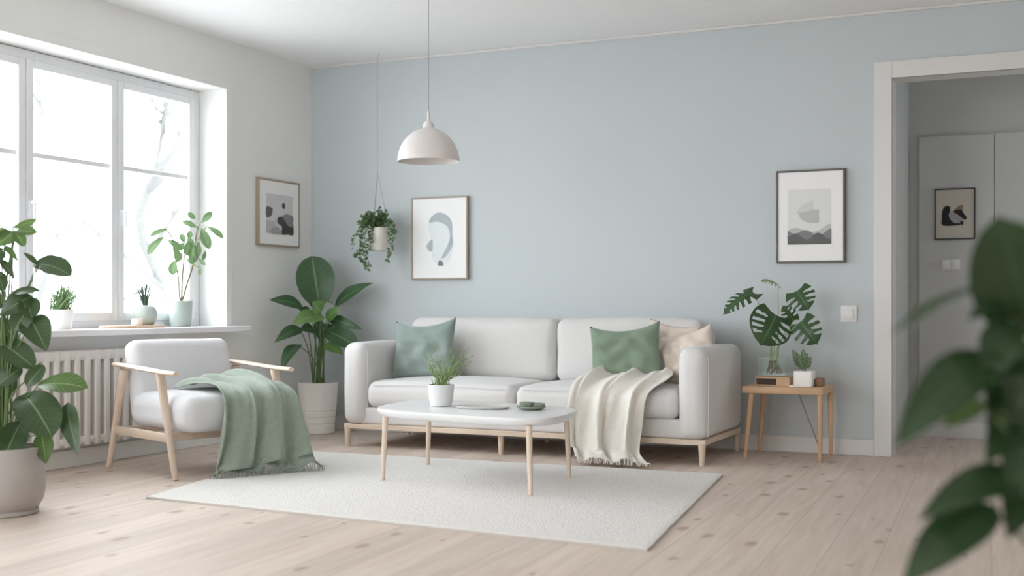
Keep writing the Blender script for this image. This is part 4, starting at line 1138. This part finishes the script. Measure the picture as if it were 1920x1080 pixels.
# ------------------------------------------------------------------ hanging plant
hp = onY(710, 0, 6.865); dH = depth(hp.x, hp.y)
ztop = HC - (427 - HY) / FPX * dH; zbot = HC - (470 - HY) / FPX * dH; R = 19.5 * dH / FPX
hc = V((hp.x, hp.y, zbot))
t = thing('hanging_planter', 'trailing plant in a white pot hanging by cords before the blue wall', 'hanging plant', hc)
hh = ztop - zbot
pot_parts(t, HPOT, [(R * .84, 0), (R * .88, .004), (R * .92, hh * .5), (R, hh - .003), (R * .98, hh)], hc, .006, hh - .01)
kn = V((hc.x - .01, hc.y, HC - (322 - HY) / FPX * dH))
bm = new()
for k in range(3):
    a_ = 2 * pi * k / 3 + .5
    tube(bm, [(hc.x + R * cos(a_), hc.y + R * sin(a_), ztop - .005), kn], .0013, seg=5, n=1)
tube(bm, [kn, (kn.x, kn.y, ZC)], .0014, seg=5, n=1)
obj('hanging_cord', bm, HCORD, t)
bm = new(); lathe(bm, [(0, 0), (.012, 0), (.010, -.01), (.003, -.018), (0, -.018)], (kn.x, kn.y, ZC), 12); obj('ceiling_hook', bm, TRIM, t)
bm = new(); uvl = bm.loops.layers.uv.new('uv'); rd = random.Random(31)
def small_leaf(bm, p, sz):
    for _ in range(6):
        d_ = V((rd.uniform(-1, 1), rd.uniform(-1, .35), rd.uniform(-.8, .5))).normalized()
        if (p + d_ * sz).y < YB - .03: break
    n_ = d_.cross(V((rd.uniform(-1, 1), rd.uniform(-1, 1), rd.uniform(-1, 1)))).normalized(); q = d_.cross(n_).normalized()
    vs = [bm.verts.new(p + d_ * (a_ * sz) + n_ * (b_ * sz) + q * (c_ * sz)) for a_, b_, c_ in ((0, 0, 0), (.35, .36, .06), (.75, .30, .04), (1, 0, -.03), (.75, -.30, .04), (.35, -.36, .06))]
    f = bm.faces.new(vs); f.material_index = 1
    for l, w in zip(f.loops, ((.5, 0), (.9, .3), (.9, .7), (.5, 1), (.1, .7), (.1, .3))): l[uvl].uv = w
vines = []
top = V((hc.x, hc.y, ztop))
for k in range(46):
    a_ = rd.uniform(0, 2 * pi); r = rd.uniform(.0, 1) * R
    p0 = top + V((r * cos(a_) * .8, r * sin(a_) * .8, -.012)); e = top + V((cos(a_) * rd.uniform(.03, .12) - .02, sin(a_) * rd.uniform(.02, .08) - .03, rd.uniform(.02, .12)))
    e.y = min(e.y, YB - .05); vines.append([p0, p0.lerp(e, .5) + V((0, 0, .02)), e])
def pp(x, y, dd): return P(x, y, dH + dd)
for pl in ([(700, 425), (688, 415), (678, 440), (672, 470), (668, 480)], [(700, 424), (690, 412), (684, 440), (686, 480), (688, 505)], [(698, 425), (684, 418), (675, 430), (665, 445), (661, 465)], [(702, 425), (692, 420), (693, 450), (690, 478), (694, 500)],
           [(718, 424), (730, 415), (736, 440), (734, 465), (728, 486)], [(716, 424), (728, 418), (731, 440), (730, 470), (732, 482)], [(700, 424), (684, 410), (676, 420), (679, 455), (676, 475), (680, 490)], [(720, 424), (735, 412), (740, 430), (737, 450)], [(704, 424), (698, 424), (696, 440), (698, 452)], [(700, 424), (686, 414), (681, 430), (681, 460), (683, 490)]):
    vines.append([pp(x, y, -.04 + rd.uniform(-.02, .02) - .02 * min(i, 2)) for i, (x, y) in enumerate(pl)])
for v_ in vines:
    tube(bm, v_, .0012, .0008, seg=4, n=4, mi=0)
    cvs = catmull(v_, 6); Ln = sum((a - b).length for a, b in zip(cvs, cvs[1:]))
    for q in range(int(Ln / .009) + 4):
        small_leaf(bm, cvs[rd.randrange(len(cvs) // 5, len(cvs))], rd.uniform(.016, .028))
obj('foliage', bm, [STEM, LF_H], t, angle=80)

# ------------------------------------------------------------------ pendant lamp
DPN = 5.8; k = DPN / FPX
pcn = P(803.5, 303, DPN)
t = thing('pendant_lamp', 'white dome pendant lamp hanging over the coffee table', 'pendant lamp', pcn)
out_ = [(.1495, 0), (.1485, .012), (.144, .04), (.133, .072), (.115, .102), (.092, .127), (.066, .145), (.042, .154), (.028, .160), (.0265, .172), (.022, .186), (.014, .192), (.007, .193)]
inn = [(.004, .186), (.020, .150), (.040, .149), (.064, .140), (.090, .122), (.112, .098), (.130, .069), (.141, .039), (.1455, .012), (.147, .0)]
bm = new(); lathe(bm, out_ + inn + [out_[0]], pcn, 64); sh_ = obj('lamp_shade', bm, LAMPM, t, angle=60)
bm = new(); lathe(bm, [(.0065, .188), (.0065, .238), (.004, .242), (0, .242)], pcn, 16); obj('stem', bm, LAMPM, t)
bm = new(); tube(bm, [pcn + V((0, 0, .238)), V((pcn.x, pcn.y, ZC - .02))], .0019, seg=8, n=1); obj('cord', bm, CORD, t)
bm = new(); lathe(bm, [(0, .0), (.05, 0), (.05, -.012), (.03, -.022), (0, -.022)], (pcn.x, pcn.y, ZC), 32); obj('ceiling_rose', bm, LAMPM, t)
bm = new(); lathe(bm, [(.014, .185), (.014, .15), (.012, .14), (.024, .115), (.030, .09), (.026, .068), (.014, .057), (0, .054)], pcn, 24); obj('bulb', bm, PAPER, t)

# ------------------------------------------------------------------ light: overcast sky through the window and the added openings
w = bpy.data.worlds.new('overcast_sky'); SC.world = w; w.use_nodes = True
bg = w.node_tree.nodes['Background']; bg.inputs[0].default_value = (.90, .96, 1.0, 1); bg.inputs[1].default_value = 10.3
def portal(name, loc, rot, sx_, sy_):
    l = bpy.data.lights.new(name, 'AREA'); l.shape = 'RECTANGLE'; l.size = sx_; l.size_y = sy_; l.cycles.is_portal = True
    o = bpy.data.objects.new(name, l); COL.objects.link(o); o.location = loc; o.rotation_euler = rot
    o['kind'] = 'helper'
for i, q in enumerate((W1, W2)):
    portal('window_portal', (XG - .1, (q[0] + q[1]) / 2, (q[2] + q[3]) / 2), (0, radians(-90), 0), q[3] - q[2], q[1] - q[0])
portal('window_portal', (1.55, (YB + WT + HYB) / 2, 1.4), (0, radians(90), 0), 1.0, .5)
portal('window_portal', ((RW[0] + RW[1]) / 2, YR - .25, (RW[2] + RW[3]) / 2), (radians(90), 0, 0), RW[1] - RW[0], RW[3] - RW[2])

# ------------------------------------------------------------------ camera
cd = bpy.data.cameras.new('camera'); cam = bpy.data.objects.new('camera', cd); COL.objects.link(cam)
cam.location = (0, 0, HC); cam.rotation_euler = (radians(90), 0, TH)
cd.sensor_width = 36; cd.sensor_fit = 'HORIZONTAL'; cd.lens = FPX * 36 / 1920; cd.shift_y = (HY - 540) / 1920
cd.clip_start = .05; cd.clip_end = 200
cd.dof.use_dof = True; cd.dof.focus_distance = 6.2; cd.dof.aperture_fstop = 1.7
SC.camera = cam
SC.view_settings.view_transform = 'Standard'; SC.view_settings.look = 'None'; SC.view_settings.gamma = 1; SC.view_settings.exposure = 0
SC.view_settings.use_curve_mapping = False
SC.cycles.max_bounces = 12; SC.cycles.diffuse_bounces = 8; SC.cycles.transparent_max_bounces = 16
SC.cycles.use_denoising = True
